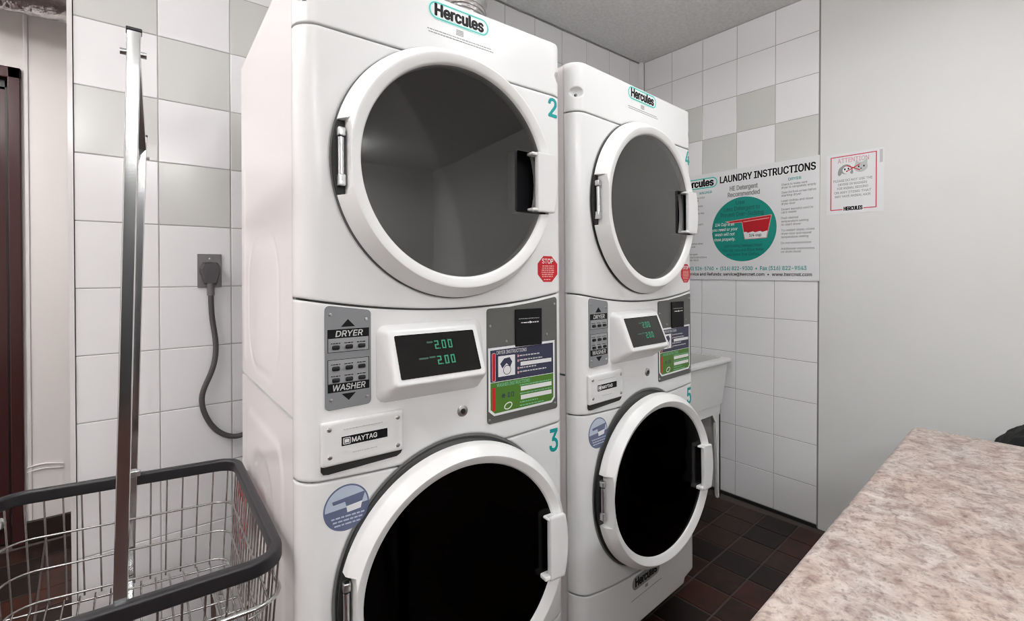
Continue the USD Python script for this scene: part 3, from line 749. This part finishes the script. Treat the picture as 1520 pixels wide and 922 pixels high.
    obj('upper_half', F(sheet(c0.buffer(-0.003).intersection(Polygon([(0, 0.762), (0.2, 0.772), (0.2, 1), (0, 1)])), 0.0006, 0.0002)), 'sticker_pale', q)
    obj('cup', F(sheet(Polygon([(0.060, 0.7835), (0.126, 0.790), (0.119, 0.770), (0.088, 0.767), (0.085, 0.7785), (0.062, 0.7765)]), 0.0008, 0.0002)), 'sticker_blue', q)
    obj('cup_content', F(sheet(Polygon([(0.0875, 0.7685), (0.1195, 0.7715), (0.1165, 0.758), (0.0895, 0.756)]), 0.001, 0.0002)), 'paper', q)
    obj('small_print', F(cat_([dashes(0.058 + k * 0.003, 0.124 - k * 0.004, 0.7475 - k * 0.0075, 0.003, 60 + k, 0.0006) for k in range(3)])), 'sticker_pale', q)
    # ---- brand labels with their small print
    (u, v, w_) = top_brand
    hercules(root, u, v, w_, F)
    obj('label_print', F(cat_([dashes(u - 0.085, u + 0.088, v - 0.0475, 0.0022, 71), dashes(u - 0.082, u + 0.095, v - 0.0535, 0.0022, 72)])), 'print_grey', root)
    obj('label_square', F(cat_([bx(u - 0.010, u + 0.010, v - 0.040 + k * 0.0036, v - 0.038 + k * 0.0036, 0, 0.0004) for k in range(4)])), 'print_grey', root)
    q = obj('base_brand_label', F(sheet(stadium(0.343, 0.234, 0.165, 0.043), 0, 0.0006)), 'print_grey', root, label='worn dark capsule label reading Hercules on the toe panel')
    obj('lettering', F(heavy('Hercules', 0.026, 0.130, 0.343, 0.2225, 0.0006, 0.0009)), 'black_print', q)
    obj('label_print', F(cat_([dashes(0.255, 0.437, 0.1835, 0.0025, 73), bx(0.336, 0.352, 0.196, 0.206, 0, 0.0004)])), 'print_grey', root)
    return root

M1 = washer_dryer('white stacked washer and dryer numbered 2 and 3, beside the wire cart', (0.2495, 0.9433, 0.0056, -0.0273, -0.0159, 0.0039), '23', 0.075, (0.358, 1.832, 0.166))
M2 = washer_dryer('white stacked washer and dryer numbered 4 and 5, next to the utility sink', (1.0060, 0.9374, -0.0064, 0.0620, -0.0170, 0.0061), '45', 0.092, (0.345, 1.838, 0.172))
for p_, lab in ((M1, None), (M2, None)):
    stage.GetPrimAtPath(p_).SetCustomDataByKey('group', 'stacked washer dryers')

# ------------------------------------------------------------------ foil ducts
def flex_duct(path, r, corr=0.006, pitch=0.018):
    P = np.asarray(path, float)
    L = np.r_[0, np.cumsum(np.linalg.norm(np.diff(P, axis=0), axis=1))]
    s = np.arange(0, L[-1], pitch / 4)
    Q = np.stack([np.interp(s, L, P[:, k]) for k in range(3)], 1)
    for _ in range(6): Q[1:-1] = (Q[:-2] + 2 * Q[1:-1] + Q[2:]) / 4
    rr = r + corr * np.sin(2 * math.pi * s / pitch) * (0.6 + 0.4 * np.sin(s * 23)) + 0.004 * np.sin(s * 11)
    return tube(Q, rr, 28)
t = thing('exhaust_duct', 'crinkled silver foil duct rising to the ceiling from behind the machine numbered 2 and 3', 'duct')
obj('foil_tube', flex_duct([(1.06, 1.755, 1.55), (1.08, 1.76, 1.9), (1.11, 1.755, 2.15), (1.145, 1.75, 2.36), (1.165, 1.75, 2.575)], 0.088), 'foil', t, smooth=60)
t = thing('ceiling_duct', 'crinkled silver duct running under the passage ceiling, top left', 'duct')
obj('foil_tube', flex_duct([(-1.70, 2.86, 2.435), (-1.2, 2.85, 2.44), (-0.7, 2.86, 2.432), (-0.2, 2.85, 2.428), (0.2, 2.86, 2.43)], 0.104, 0.0016, 0.06), 'foil', t, smooth=60)
obj('hanger_strap', tube([(-0.9, 2.86 + 0.110 * math.cos(a_), 2.436 + 0.110 * math.sin(a_)) for a_ in np.linspace(0, 2 * math.pi, 25)[:-1]], 0.004, 5, closed=True), 'steel', t)
obj('hanger_rod', tube([(-0.9, 2.86, 2.545), (-0.9, 2.86, CEIL)], 0.004, 6), 'steel', t)

# ------------------------------------------------------------------ outlet and cord
t = thing('wall_outlet', 'grey metal outlet plate on the tiled wall', 'outlet', mat4((0.2215, YB - 0.0005, 1.245)))
oy = lambda m: apply(m, R_FRONT)
obj('plate', oy(rbx(-0.0345, 0.0345, -0.056, 0.056, 0, 0.006, 0.002)), 'outlet_grey', t, smooth=40)
obj('screw', oy(knob_at(screw(0, 0, 0.004, 0.006), 0, 0.040)), 'steel', t, smooth=40)
obj('socket_face', oy(apply(lathe([(1e-5, 0.006), (0.030, 0.006), (0.030, 0.0085), (1e-5, 0.0085)], 28), np.eye(3), (0, 0.0, 0))), 'plug_grey', t)
t = thing('power_cord', 'grey heavy power plug and cord looping from the outlet behind the machine', 'power cord')
pl = lambda m: apply(m, R_FRONT, (0.2225, YB - 0.009, 1.243))
body = trimesh.convex.convex_hull(np.vstack([[(u, v, 0.0) for u, v in Polygon([(-0.027, 0.008), (-0.018, 0.026), (0.018, 0.026), (0.027, 0.008), (0.016, -0.038), (-0.016, -0.038)]).buffer(0.004).exterior.coords],
                                            [(u, v, 0.026) for u, v in Polygon([(-0.022, 0.006), (-0.015, 0.020), (0.015, 0.020), (0.022, 0.006), (0.012, -0.036), (-0.012, -0.036)]).buffer(0.003).exterior.coords]]))
obj('plug', pl(body), 'plug_grey', t, smooth=40)
def smooth_path(pts, n=12):
    from scipy.interpolate import CubicSpline
    P = np.array(pts, float); s = np.r_[0, np.cumsum(np.linalg.norm(np.diff(P, axis=0), axis=1))]
    return CubicSpline(s, P)(np.linspace(0, s[-1], n * (len(P) - 1)))
cp = smooth_path([(0.222, YB - 0.022, 1.205), (0.223, YB - 0.020, 1.165), (0.226, YB - 0.018, 1.09), (0.236, YB - 0.020, 0.995), (0.222, YB - 0.022, 0.905), (0.196, YB - 0.022, 0.83), (0.209, YB - 0.022, 0.755), (0.245, YB - 0.022, 0.70), (0.29, YB - 0.022, 0.676), (0.345, YB - 0.024, 0.690), (0.42, YB - 0.03, 0.74)])
obj('cord', tube(cp, 0.0085, 10), 'cord_grey', t, smooth=True)
obj('cord_sleeve', tube(cp[:8], 0.011, 10), 'outlet_grey', t, smooth=40)

# ------------------------------------------------------------------ poster
def wall_sheet(y0, z0, off=0.0):
    return lambda m: apply(m, R_RIGHT, (XR - 0.0035 - off, y0, z0))
PW, PH = 0.738, 0.606
t = thing('laundry_poster', 'large white laundry instruction poster with a green disc, on the tiles', 'poster')
S = wall_sheet(1.607, 1.196)
obj('sheet', S(sheet(sbox(0, 0, PW, PH), 0, 0.0015)), 'paper', t)
n = 0.0015
hercules(t, 0.106, 0.553, 0.245, lambda m: wall_sheet(1.607, 1.196, n)(m), 'brand_mark')
obj('title', S(cat_([text('LAUNDRY INSTRUCTIONS', 0.036, 0.480, True, 0.0004 + 0.00002 * k_, 0, 'l', 0.240 + 0.0007 * k_, 0.540, n) for k_ in (0, 1, 2)])), 'black_print', t)
obj('subtitle', S(cat_([heavy('HE Detergent', 0.024, 0.150, 0.372, 0.490, n, 0.0006), heavy('Recommended', 0.024, 0.172, 0.372, 0.456, n, 0.0006)])), 'print_grey', t)
disc = Point(0.369, 0.276).buffer(0.174, quad_segs=24)
q = obj('disc', S(sheet(disc, n, 0.0003)), 'teal_disc', t, label='round green disc with a red measuring cup')
d1 = n + 0.0003
obj('disc_heading', S(cat_([text('Use', 0.020, None, True, 0.0002, 0, 'c', 0.355, 0.412, d1), text('Less Detergent to', 0.022, 0.195, True, 0.0002, 0, 'c', 0.362, 0.379, d1), text('Prevent Over-Sudsing', 0.022, 0.232, True, 0.0002, 0, 'c', 0.362, 0.348, d1)])), 'teal_dark', q)
obj('disc_note', S(cat_([text(s_, 0.0165, w_, True, 0.0002, 0.15, 'c', 0.268, z_, d1) for s_, w_, z_ in (('1/4 Cup is all', 0.110, 0.300), ('you need or your', 0.146, 0.272), ('wash will not', 0.112, 0.245), ('rinse properly.', 0.122, 0.217))])), 'white_print', q)
obj('disc_footer', S(cat_([text(s_, 0.0155, w_, True, 0.0002, 0, 'c', 0.369, z_, d1) for s_, w_, z_ in (('Less Sudsing Detergent Helps', 0.205, 0.180), ('You Use Less and Rinse Better', 0.225, 0.156), ('and Saves Your Clothes', 0.175, 0.133))])), 'teal_dark', q)
cup = Polygon([(0.270, 0.322), (0.520, 0.342), (0.495, 0.222), (0.380, 0.219), (0.364, 0.312), (0.300, 0.310)])
obj('cup', S(sheet(cup, d1, 0.0002)), 'stop_print', q)
obj('cup_body', S(sheet(cup.buffer(-0.0035), d1 + 0.0002, 0.0002)), 'red', q)
obj('cup_rim', S(sheet(Polygon([(0.372, 0.316), (0.506, 0.327), (0.505, 0.3225), (0.372, 0.3115)]), d1 + 0.0004, 0.0002)), 'stop_print', q)
top_w = [(0.374 + 0.0124 * k, 0.257 + 0.0035 * math.sin(k * 2.1)) for k in range(11)]
obj('cup_content', S(sheet(Polygon([(0.383, 0.2225), (0.492, 0.2255)] + [(min(x_, 0.4985), z_) for x_, z_ in top_w[::-1]]), d1 + 0.0004, 0.0002)), 'paper', q)
obj('cup_caption', S(text('1/4 cup', 0.014, 0.064, True, 0.0002, 0, 'c', 0.436, 0.233, d1 + 0.0006)), 'black_print', q)
right_lines = [('Check to make sure', 0.487), ('dryer is completely empty', 0.472), ('Clean lint from screen before', 0.447), ('starting dryer', 0.432), ('Load clothes and close', 0.405), ('dryer door', 0.390), ('Insert laundry card in', 0.362), ('card reader', 0.347), ('Push desired', 0.318), ('temperature setting', 0.301), ('to start dryer', 0.285), ('To restart dryer, close', 0.256), ('dryer door and repeat', 0.239), ('temperature setting', 0.222), ('Do not overload dryer', 0.192), ('Additional instructions', 0.163), ('on dryer decal', 0.148)]
obj('dryer_steps', S(cat_([text(s_, 0.0105, min(0.0066 * len(s_), 0.158), True, 0.0003, 0, 'l', 0.565, z_ - 0.006, n) for s_, z_ in right_lines])), 'print_grey', t)
left_lines = [('Sort clothes by color', 0.468), ('and fabric type', 0.453), ('Load washer loosely', 0.420), ('before starting', 0.405), ('Add detergent to the', 0.378), ('dispenser', 0.358), ('Close door', 0.338), ('Insert laundry card', 0.314), ('in card reader', 0.299), ('Press start', 0.258), ('Remove clothes when', 0.203), ('light is out', 0.186), ('Keep door open', 0.142), ('Additional instructions', 0.124), ('on washer decal', 0.108)]
obj('washer_steps', S(cat_([text(s_, 0.0105, min(0.0066 * len(s_), 0.150), True, 0.0003, 0, 'l', 0.014, z_, n) for s_, z_ in left_lines])), 'print_grey', t)
obj('column_heading', S(cat_([text('DRYER', 0.0135, None, True, 0.0003, 0, 'l', 0.598, 0.503, n), text('WASHER', 0.0135, None, True, 0.0003, 0, 'l', 0.115, 0.492, n)])), 'teal', t)
obj('phone_line', S(text('(800) 526-5760  •  (516) 822-9300  •  Fax (516) 822-9543', 0.020, 0.655, True, 0.0003, 0, 'r', 0.683, 0.054, n)), 'teal', t)
obj('web_line', S(text('Service and Refunds: service@hercnet.com  •  www.hercnet.com', 0.0165, 0.668, True, 0.0003, 0, 'r', 0.707, 0.024, n)), 'black_print', t)

# ------------------------------------------------------------------ notice
t = thing('attention_notice', 'white paper notice with a red border and a crossed-out dog and cat', 'notice')
S = wall_sheet(0.840, 1.510, -0.0003)
obj('sheet', S(sheet(sbox(0, 0, 0.222, 0.280), 0, 0.0012)), 'paper', t)
n = 0.0012
br = ring_poly(sbox(0.016, 0.018, 0.196, 0.268), 0.0042).difference(sbox(0.066, 0, 0.147, 0.03))
obj('border', S(sheet(br, n, 0.0003)), 'red_line', t)
obj('heading', S(text('ATTENTION', 0.020, 0.122, True, 0.0003, 0, 'c', 0.106, 0.236, n)), 'rose', t)
dog = unary_union([affinity.scale(Point(0.078, 0.205).buffer(0.022), 1.05, 1.0), affinity.rotate(affinity.scale(Point(0.056, 0.198).buffer(0.018), 0.5, 1.15), -14), affinity.rotate(affinity.scale(Point(0.099, 0.196).buffer(0.014), 0.5, 1.15), 14)])
cat = unary_union([affinity.scale(Point(0.136, 0.207).buffer(0.024), 1.1, 0.95), Polygon([(0.113, 0.215), (0.117, 0.240), (0.132, 0.228)]), Polygon([(0.143, 0.229), (0.161, 0.242), (0.160, 0.212)])])
obj('dog_head', S(sheet(dog.difference(Point(0.082, 0.201).buffer(0.017)), n, 0.0002)), 'print_grey', t)
obj('cat_head', S(sheet(cat, n, 0.0002)), 'print_light', t)
eyes = [affinity.scale(Point(a_, b_).buffer(0.003), 1, 1.5) for a_, b_ in ((0.074, 0.205), (0.088, 0.206), (0.128, 0.210), (0.148, 0.210))] + [Point(0.082, 0.195).buffer(0.003), Point(0.137, 0.200).buffer(0.0025)]
obj('animal_feature', S(sheet(unary_union(eyes), n + 0.0002, 0.0002)), 'black_print', t)
cross = unary_union([affinity.rotate(sbox(0.078, 0.2055, 0.136, 0.2095), a_, origin=(0.107, 0.2075)) for a_ in (28, -28)])
obj('cross', S(sheet(cross, n + 0.0004, 0.0002)), 'stop_red', t)
obj('notice_text', S(cat_([text(s_, 0.0105, w_, True, 0.0003, 0, 'c', 0.104, z_, n) for s_, w_, z_ in (('PLEASE DO NOT USE THE', 0.152, 0.149), ('DRYERS OR WASHERS', 0.112, 0.131), ('FOR ANIMAL BEDDING', 0.120, 0.113), ('OR ANY ITEMS THAT', 0.144, 0.094), ('MAY HAVE ANIMAL HAIR', 0.138, 0.076))])), 'print_grey', t)
obj('signature', S(heavy('HERCULES', 0.0165, 0.072, 0.107, 0.015, n, 0.0008)), 'black_print', t)
obj('tape', S(rbx(0.206, 0.217, 0.215, 0.272, 0.0011, 0.0016, 0.0002)), 'print_light', t)

# ------------------------------------------------------------------ utility sink
t = thing('utility_sink', 'white plastic utility sink on legs in the corner', 'sink')
SX0, SX1, SY0, SY1 = 1.985, 2.572, 1.285, 1.885
def hullbox(b, t_):
    return trimesh.convex.convex_hull(np.array([(x, y, b[4]) for x in b[:2] for y in b[2:4]] + [(x, y, t_[4]) for x in t_[:2] for y in t_[2:4]]))
outer = mf(hullbox((SX0 + 0.05, SX1 - 0.028, SY0 + 0.040, SY1 - 0.04, 0.518), (SX0 + 0.02, SX1 - 0.012, SY0 + 0.018, SY1 - 0.015, 0.752)))
inner = mf(hullbox((SX0 + 0.065, SX1 - 0.043, SY0 + 0.055, SY1 - 0.055, 0.532), (SX0 + 0.035, SX1 - 0.035, SY0 + 0.035, SY1 - 0.030, 0.80)))
obj('basin', tm(outer - inner), 'plastic_sink', t)
rim = mf(rbx(SX0, SX1, SY0, SY1, 0.744, 0.772, 0.009)) - mf(bx(SX0 + 0.038, SX1 - 0.038, SY0 + 0.038, SY1 - 0.033, 0.7, 0.8))
obj('rim', tm(rim), 'plastic_sink', t, smooth=40)
ap = Polygon([(SX0 + 0.045, 0.516), (SX1 - 0.030, 0.520), (SX1 - 0.034, 0.42), (SX1 - 0.075, 0.41), (SX1 - 0.115, 0.466), (SX0 + 0.125, 0.462), (SX0 + 0.085, 0.41), (SX0 + 0.050, 0.42)])
obj('apron', apply(extr(ap, 0.012), R_FRONT, (0, SY0 + 0.060, 0)), 'plastic_sink', t)
obj('apron', apply(extr(ap, 0.012), R_FRONT, (0, SY1 - 0.045, 0)), 'plastic_sink', t)
for x, y, sx, sy in ((SX1 - 0.034, SY0 + 0.047, -1, 1), (SX0 + 0.05, SY0 + 0.047, 1, 1), (SX1 - 0.034, SY1 - 0.045, -1, -1), (SX0 + 0.055, SY1 - 0.045, 1, -1)):
    top = [(x, y), (x + sx * 0.055, y), (x + sx * 0.055, y + sy * 0.018), (x + sx * 0.018, y + sy * 0.018), (x + sx * 0.018, y + sy * 0.055), (x, y + sy * 0.055)]
    leg = cat_([trimesh.convex.convex_hull(np.array([(x, y, 0.46), (x + sx * 0.05, y, 0.46), (x + sx * 0.05, y + sy * 0.014, 0.46), (x, y + sy * 0.014, 0.46), (x - sx * 0.006, y, 0.001), (x + sx * 0.022, y, 0.001), (x + sx * 0.022, y + sy * 0.012, 0.001), (x - sx * 0.006, y + sy * 0.012, 0.001)])),
                trimesh.convex.convex_hull(np.array([(x, y, 0.46), (x, y + sy * 0.05, 0.46), (x + sx * 0.014, y + sy * 0.05, 0.46), (x + sx * 0.014, y, 0.46), (x - sx * 0.006, y, 0.001), (x - sx * 0.006, y + sy * 0.025, 0.001), (x + sx * 0.008, y + sy * 0.025, 0.001), (x + sx * 0.008, y, 0.001)]))])
    obj('leg', leg, 'plastic_sink', t)
obj('drain_pipe', tube(smooth_path([(2.28, 1.6, 0.524), (2.28, 1.6, 0.30), (2.30, 1.62, 0.22), (2.33, 1.66, 0.24), (2.34, 1.70, 0.30), (2.36, 1.80, 0.32), (2.38, 1.893, 0.32)], 8), 0.022, 14), 'pipe', t, smooth=40)
obj('supply_pipe', cat_([tube([(2.20, 1.893, 0.001), (2.20, 1.893, 0.44)], 0.010, 10), tube([(2.43, 1.893, 0.001), (2.43, 1.893, 0.44)], 0.010, 10)]), 'pipe', t, smooth=40)

# ------------------------------------------------------------------ folding table
TA = math.radians(3.1)
t = thing('folding_table', 'long laminate folding table with a speckled beige top', 'table', mat4((0, 0, 0), rotz(TA)))
TX0, TX1, TY0, TY1, TH = 0.46, 1.930, -0.46, 0.2745, 0.76
pts = []
top_poly = sbox(TX0 + 0.03, TY0 + 0.03, TX1 - 0.03, TY1 - 0.03).buffer(0.03, quad_segs=8)
layers = [(-0.001, -0.034), (0.0, -0.030), (0.0, -0.009), (-0.003, -0.004), (-0.008, -0.0008), (-0.013, 0.0)]
V, Fc = [], []
k = len(top_poly.exterior.coords) - 1
for off, dz in layers:
    c_ = np.array([TX0 + TX1, TY0 + TY1]) / 2
    e = np.array(sbox(TX0 + 0.03, TY0 + 0.03, TX1 - 0.03, TY1 - 0.03).buffer(0.03 + off, quad_segs=8).exterior.coords)[:-1]
    V.append(np.c_[e, np.full(len(e), TH + dz)])
for a_ in range(len(layers) - 1):
    for s_ in range(k):
        q_ = (s_ + 1) % k
        Fc += [[a_ * k + s_, (a_ + 1) * k + s_, (a_ + 1) * k + q_], [a_ * k + s_, (a_ + 1) * k + q_, a_ * k + q_]]
V = np.vstack(V); nb = len(V)
V = np.vstack([V, [[(TX0 + TX1) / 2, (TY0 + TY1) / 2, TH - 0.034], [(TX0 + TX1) / 2, (TY0 + TY1) / 2, TH]]])
for s_ in range(k):
    q_ = (s_ + 1) % k
    Fc += [[nb, s_, q_], [nb + 1, (len(layers) - 1) * k + s_, (len(layers) - 1) * k + q_]]
mt_ = trimesh.Trimesh(V, Fc, process=False); mt_.fix_normals()
obj('table_top', mt_, 'laminate', t, smooth=40)
for x in (TX0 + 0.12, TX1 - 0.12):
    for y in (TY0 + 0.08, TY1 - 0.08):
        obj('leg', rbx(x - 0.02, x + 0.02, y - 0.02, y + 0.02, 0.002, TH - 0.033, 0.004), 'table_leg', t, smooth=40)
    obj('crossbar', rbx(x - 0.012, x + 0.012, TY0 + 0.1, TY1 - 0.1, 0.15, 0.18, 0.004), 'table_leg', t, smooth=40)
obj('apron', cat_([bx(TX0 + 0.1, TX1 - 0.1, TY1 - 0.07, TY1 - 0.05, TH - 0.10, TH - 0.034), bx(TX0 + 0.1, TX1 - 0.1, TY0 + 0.05, TY0 + 0.07, TH - 0.10, TH - 0.034)]), 'table_leg', t)

# ------------------------------------------------------------------ black laundry bag beyond the table
b = trimesh.creation.icosphere(5, 1.0)
V = b.vertices.copy()
V = np.sign(V) * np.abs(V) ** 0.55
V /= np.abs(V).max(0)
nz_ = meshkit.fbm(V * 2.6 + 9, 4, 3) - 0.5
V *= (1 + 0.22 * nz_)[:, None]
V[:, 0] *= 0.20 - 0.02 * V[:, 2]; V[:, 1] *= 0.24 - 0.02 * V[:, 2]
V[:, 2] = (V[:, 2] - V[:, 2].min()) / (V[:, 2].max() - V[:, 2].min()) * 0.750
b.vertices = V + [2.30, 0.035, 0.001]
t = thing('laundry_bag', 'black cloth laundry bag standing between the table end and the grey wall', 'bag')
obj('sack', b, 'bag_black', t, smooth=True)
obj('drawstring', tube([(2.30 + 0.06 * math.cos(a_), -0.04 + 0.07 * math.sin(a_), 0.738 + 0.012 * math.sin(3 * a_)) for a_ in np.linspace(0, 2 * math.pi, 24)[:-1]], 0.004, 6, closed=True), 'bag_black', t)

# ------------------------------------------------------------------ laundry cart
t = thing('laundry_cart', 'chrome wire laundry cart with a dark rim and a tall double hanging post', 'laundry cart')
RIM = 0.700; BOT = 0.440
quad = np.array([(0.226, 0.972), (0.242, 1.555), (-0.245, 1.640), (-0.250, 0.992)])
def quad_path(z, shrink=0.0, rad=0.055):
    p = Polygon(quad).buffer(-shrink - rad, join_style=2).buffer(rad, quad_segs=6)
    c_ = np.array(p.exterior.coords)[:-1]
    out = []
    for i in range(len(c_)):
        a_, b_ = c_[i], c_[(i + 1) % len(c_)]
        m_ = max(1, int(np.linalg.norm(b_ - a_) / 0.04))
        out += [a_ + (b_ - a_) * s_ / m_ for s_ in range(m_)]
    return np.c_[np.array(out), np.full(len(out), z)]
obj('rim_bumper', sweep_rect(quad_path(RIM), 0.020, 0.031), 'bumper', t, smooth=50)
bot = Polygon(quad).buffer(-0.030, join_style=2)
qb = quad + (quad.mean(0) - quad) * 0.075
qt = quad + (quad.mean(0) - quad) * 0.012
def lerp(a_, b_, s_): return np.asarray(a_) + (np.asarray(b_) - np.asarray(a_)) * s_
wr = 0.0021
rgw = random.Random(11)
# upright wires of the four sides, each bending under the basket
for e, cnt_ in ((0, 18), (1, 14), (2, 18), (3, 14)):
    a_, b_ = qt[e], qt[(e + 1) % 4]; c_, d_ = qb[e], qb[(e + 1) % 4]
    for s_ in (np.arange(cnt_) + 0.5) / cnt_:
        p0, p1 = lerp(a_, b_, s_), lerp(c_, d_, s_)
        obj('upright_wire', tube([(*p0, RIM - 0.012), (*p1, BOT)], wr, 6), 'wire_chrome', t, smooth=True)
# level hoops
for z in (0.602, 0.526, 0.452):
    s_ = (RIM - z) / (RIM - BOT) * 0.02
    obj('hoop_wire', tube(quad_path(z, 0.006 + s_, 0.05), 0.0026, 6, closed=True), 'wire_chrome', t, smooth=True)
rod = quad_path(0.628, -0.003, 0.05)
keep = [p_ for p_ in rod if p_[1] < 1.12]
keep.sort(key=lambda p_: math.atan2(p_[1] - 1.35, p_[0]) )
obj('front_rod', tube(keep, 0.0042, 8), 'chrome', t, smooth=True)
# bottom grid
for s_ in np.linspace(0.04, 0.96, 15):
    p0, p1 = lerp(qb[0], qb[3], s_), lerp(qb[1], qb[2], s_)
    obj('bottom_wire', tube([(*p0, BOT), (*p1, BOT)], wr, 6), 'wire_chrome', t, smooth=True)
for s_ in np.linspace(0.03, 0.97, 10):
    p0, p1 = lerp(qb[0], qb[1], s_), lerp(qb[3], qb[2], s_)
    obj('bottom_wire', tube([(*p0, BOT - 0.004), (*p1, BOT - 0.004)], 0.0026, 6), 'wire_chrome', t, smooth=True)
# red plate hung on the right side, seen through the wires
pc = [lerp(quad[0], quad[1], s_) for s_ in (0.72, 0.94)]
pm = trimesh.convex.convex_hull(np.array([(*p_, z) for p_ in pc for z in (0.52, 0.655)] + [(p_[0] + 0.003, p_[1], z) for p_ in pc for z in (0.52, 0.655)]))
pq = obj('name_plate', pm, 'stop_red', t, label='red plate behind the side wires')
obj('plate_stripe', trimesh.convex.convex_hull(np.array([(lerp(quad[0], quad[1], s_)[0] - 0.001, lerp(quad[0], quad[1], s_)[1], z) for s_ in (0.775, 0.885) for z in (0.54, 0.635)] + [(lerp(quad[0], quad[1], s_)[0], lerp(quad[0], quad[1], s_)[1], z) for s_ in (0.775, 0.885) for z in (0.54, 0.635)])), 'paper', pq)
# posts: square tube leaning slightly, and the hanging bar between their heads
def sq_tube(p0, p1, w):
    p0, p1 = np.array(p0), np.array(p1)
    o = [(-w, -w), (w, -w), (w, w), (-w, w)]
    r_ = w * 0.25
    sec = np.array(sbox(-w + r_, -w + r_, w - r_, w - r_).buffer(r_, quad_segs=3).exterior.coords)[:-1]
    V_ = np.vstack([np.c_[sec + p0[:2], np.full(len(sec), p0[2])], np.c_[sec + p1[:2], np.full(len(sec), p1[2])]])
    return trimesh.convex.convex_hull(V_)
NT, NB = (0.0139, 0.995, 1.629), (-0.0185, 0.995, 0.335)
FT, FB = (0.0382, 1.592, 1.595), (0.0020, 1.592, 0.335)
obj('post', sq_tube(NB, NT, 0.0092), 'chrome', t, smooth=30)
obj('post', sq_tube(FB, FT, 0.0092), 'chrome', t, smooth=30)
bar = trimesh.convex.convex_hull(np.array([(NT[0] + a_, NT[1] - 0.006, NT[2] - 0.012 + b_) for a_ in (-0.0075, 0.0075) for b_ in (-0.034, 0.0)] + [(FT[0] + a_, FT[1] + 0.008, FT[2] - 0.002 + b_) for a_ in (-0.0075, 0.0075) for b_ in (-0.034, 0.0)]))
obj('hanging_bar', bar, 'chrome', t)
obj('post_cap', rbx(NT[0] - 0.0105, NT[0] + 0.0105, NT[1] - 0.0105, NT[1] + 0.0105, NT[2] - 0.001, NT[2] + 0.005, 0.0015), 'bumper', t)
obj('post_cap', rbx(FT[0] - 0.0105, FT[0] + 0.0105, FT[1] - 0.0105, FT[1] + 0.0105, FT[2] - 0.001, FT[2] + 0.004, 0.0015), 'bumper', t)
obj('pin', apply(trimesh.creation.cylinder(radius=0.005, height=0.034, sections=14), roty(math.pi / 2), (NT[0] - 0.001, NT[1], NT[2] - 0.034)), 'steel', t, smooth=40)
obj('pin', apply(trimesh.creation.cylinder(radius=0.004, height=0.028, sections=14), roty(math.pi / 2), (FT[0], FT[1], FT[2] - 0.055)), 'steel', t, smooth=40)
for (x, y) in ((0.0145, 1.592 - 0.014),):
    obj('clamp', rbx(x - 0.014, x + 0.014, y - 0.006, y + 0.004, 0.712, 0.728, 0.003), 'steel', t, smooth=40)
# under-frame with casters
for y0, y1 in ((0.995, 1.0), (1.50, 1.52)):
    obj('frame_rail', rbx(-0.20, 0.19, y0 - 0.011, y0 + 0.011, 0.405, 0.430, 0.005), 'chrome', t, smooth=40)
for x in (-0.19, 0.18):
    obj('frame_rail', rbx(x - 0.011, x + 0.011, 1.006, 1.489, 0.405, 0.428, 0.005), 'chrome', t, smooth=40)
obj('base_bar', rbx(-0.02, 0.015, 0.985, 1.605, 0.315, 0.336, 0.004), 'chrome', t, smooth=40)
for x in (-0.19, 0.18):
    for y in (1.0, 1.495):
        obj('frame_leg', tube([(x, y, 0.41), (x * 1.04, y, 0.11)], 0.010, 10), 'chrome', t, smooth=40)
        cst = obj('caster', apply(trimesh.creation.cylinder(radius=0.046, height=0.024, sections=28), roty(math.pi / 2), (x * 1.04, y, 0.0475)), 'dark', t, smooth=40)
        obj('caster_fork', cat_([bx(x * 1.04 - 0.018, x * 1.04 - 0.0145, y - 0.018, y + 0.018, 0.04, 0.112), bx(x * 1.04 + 0.0145, x * 1.04 + 0.018, y - 0.018, y + 0.018, 0.04, 0.112), bx(x * 1.04 - 0.018, x * 1.04 + 0.018, y - 0.018, y + 0.018, 0.1, 0.112)]), 'steel', cst)
obj('base_bar', rbx(-0.19, 0.18, 1.28, 1.30, 0.315, 0.334, 0.004), 'chrome', t, smooth=40)
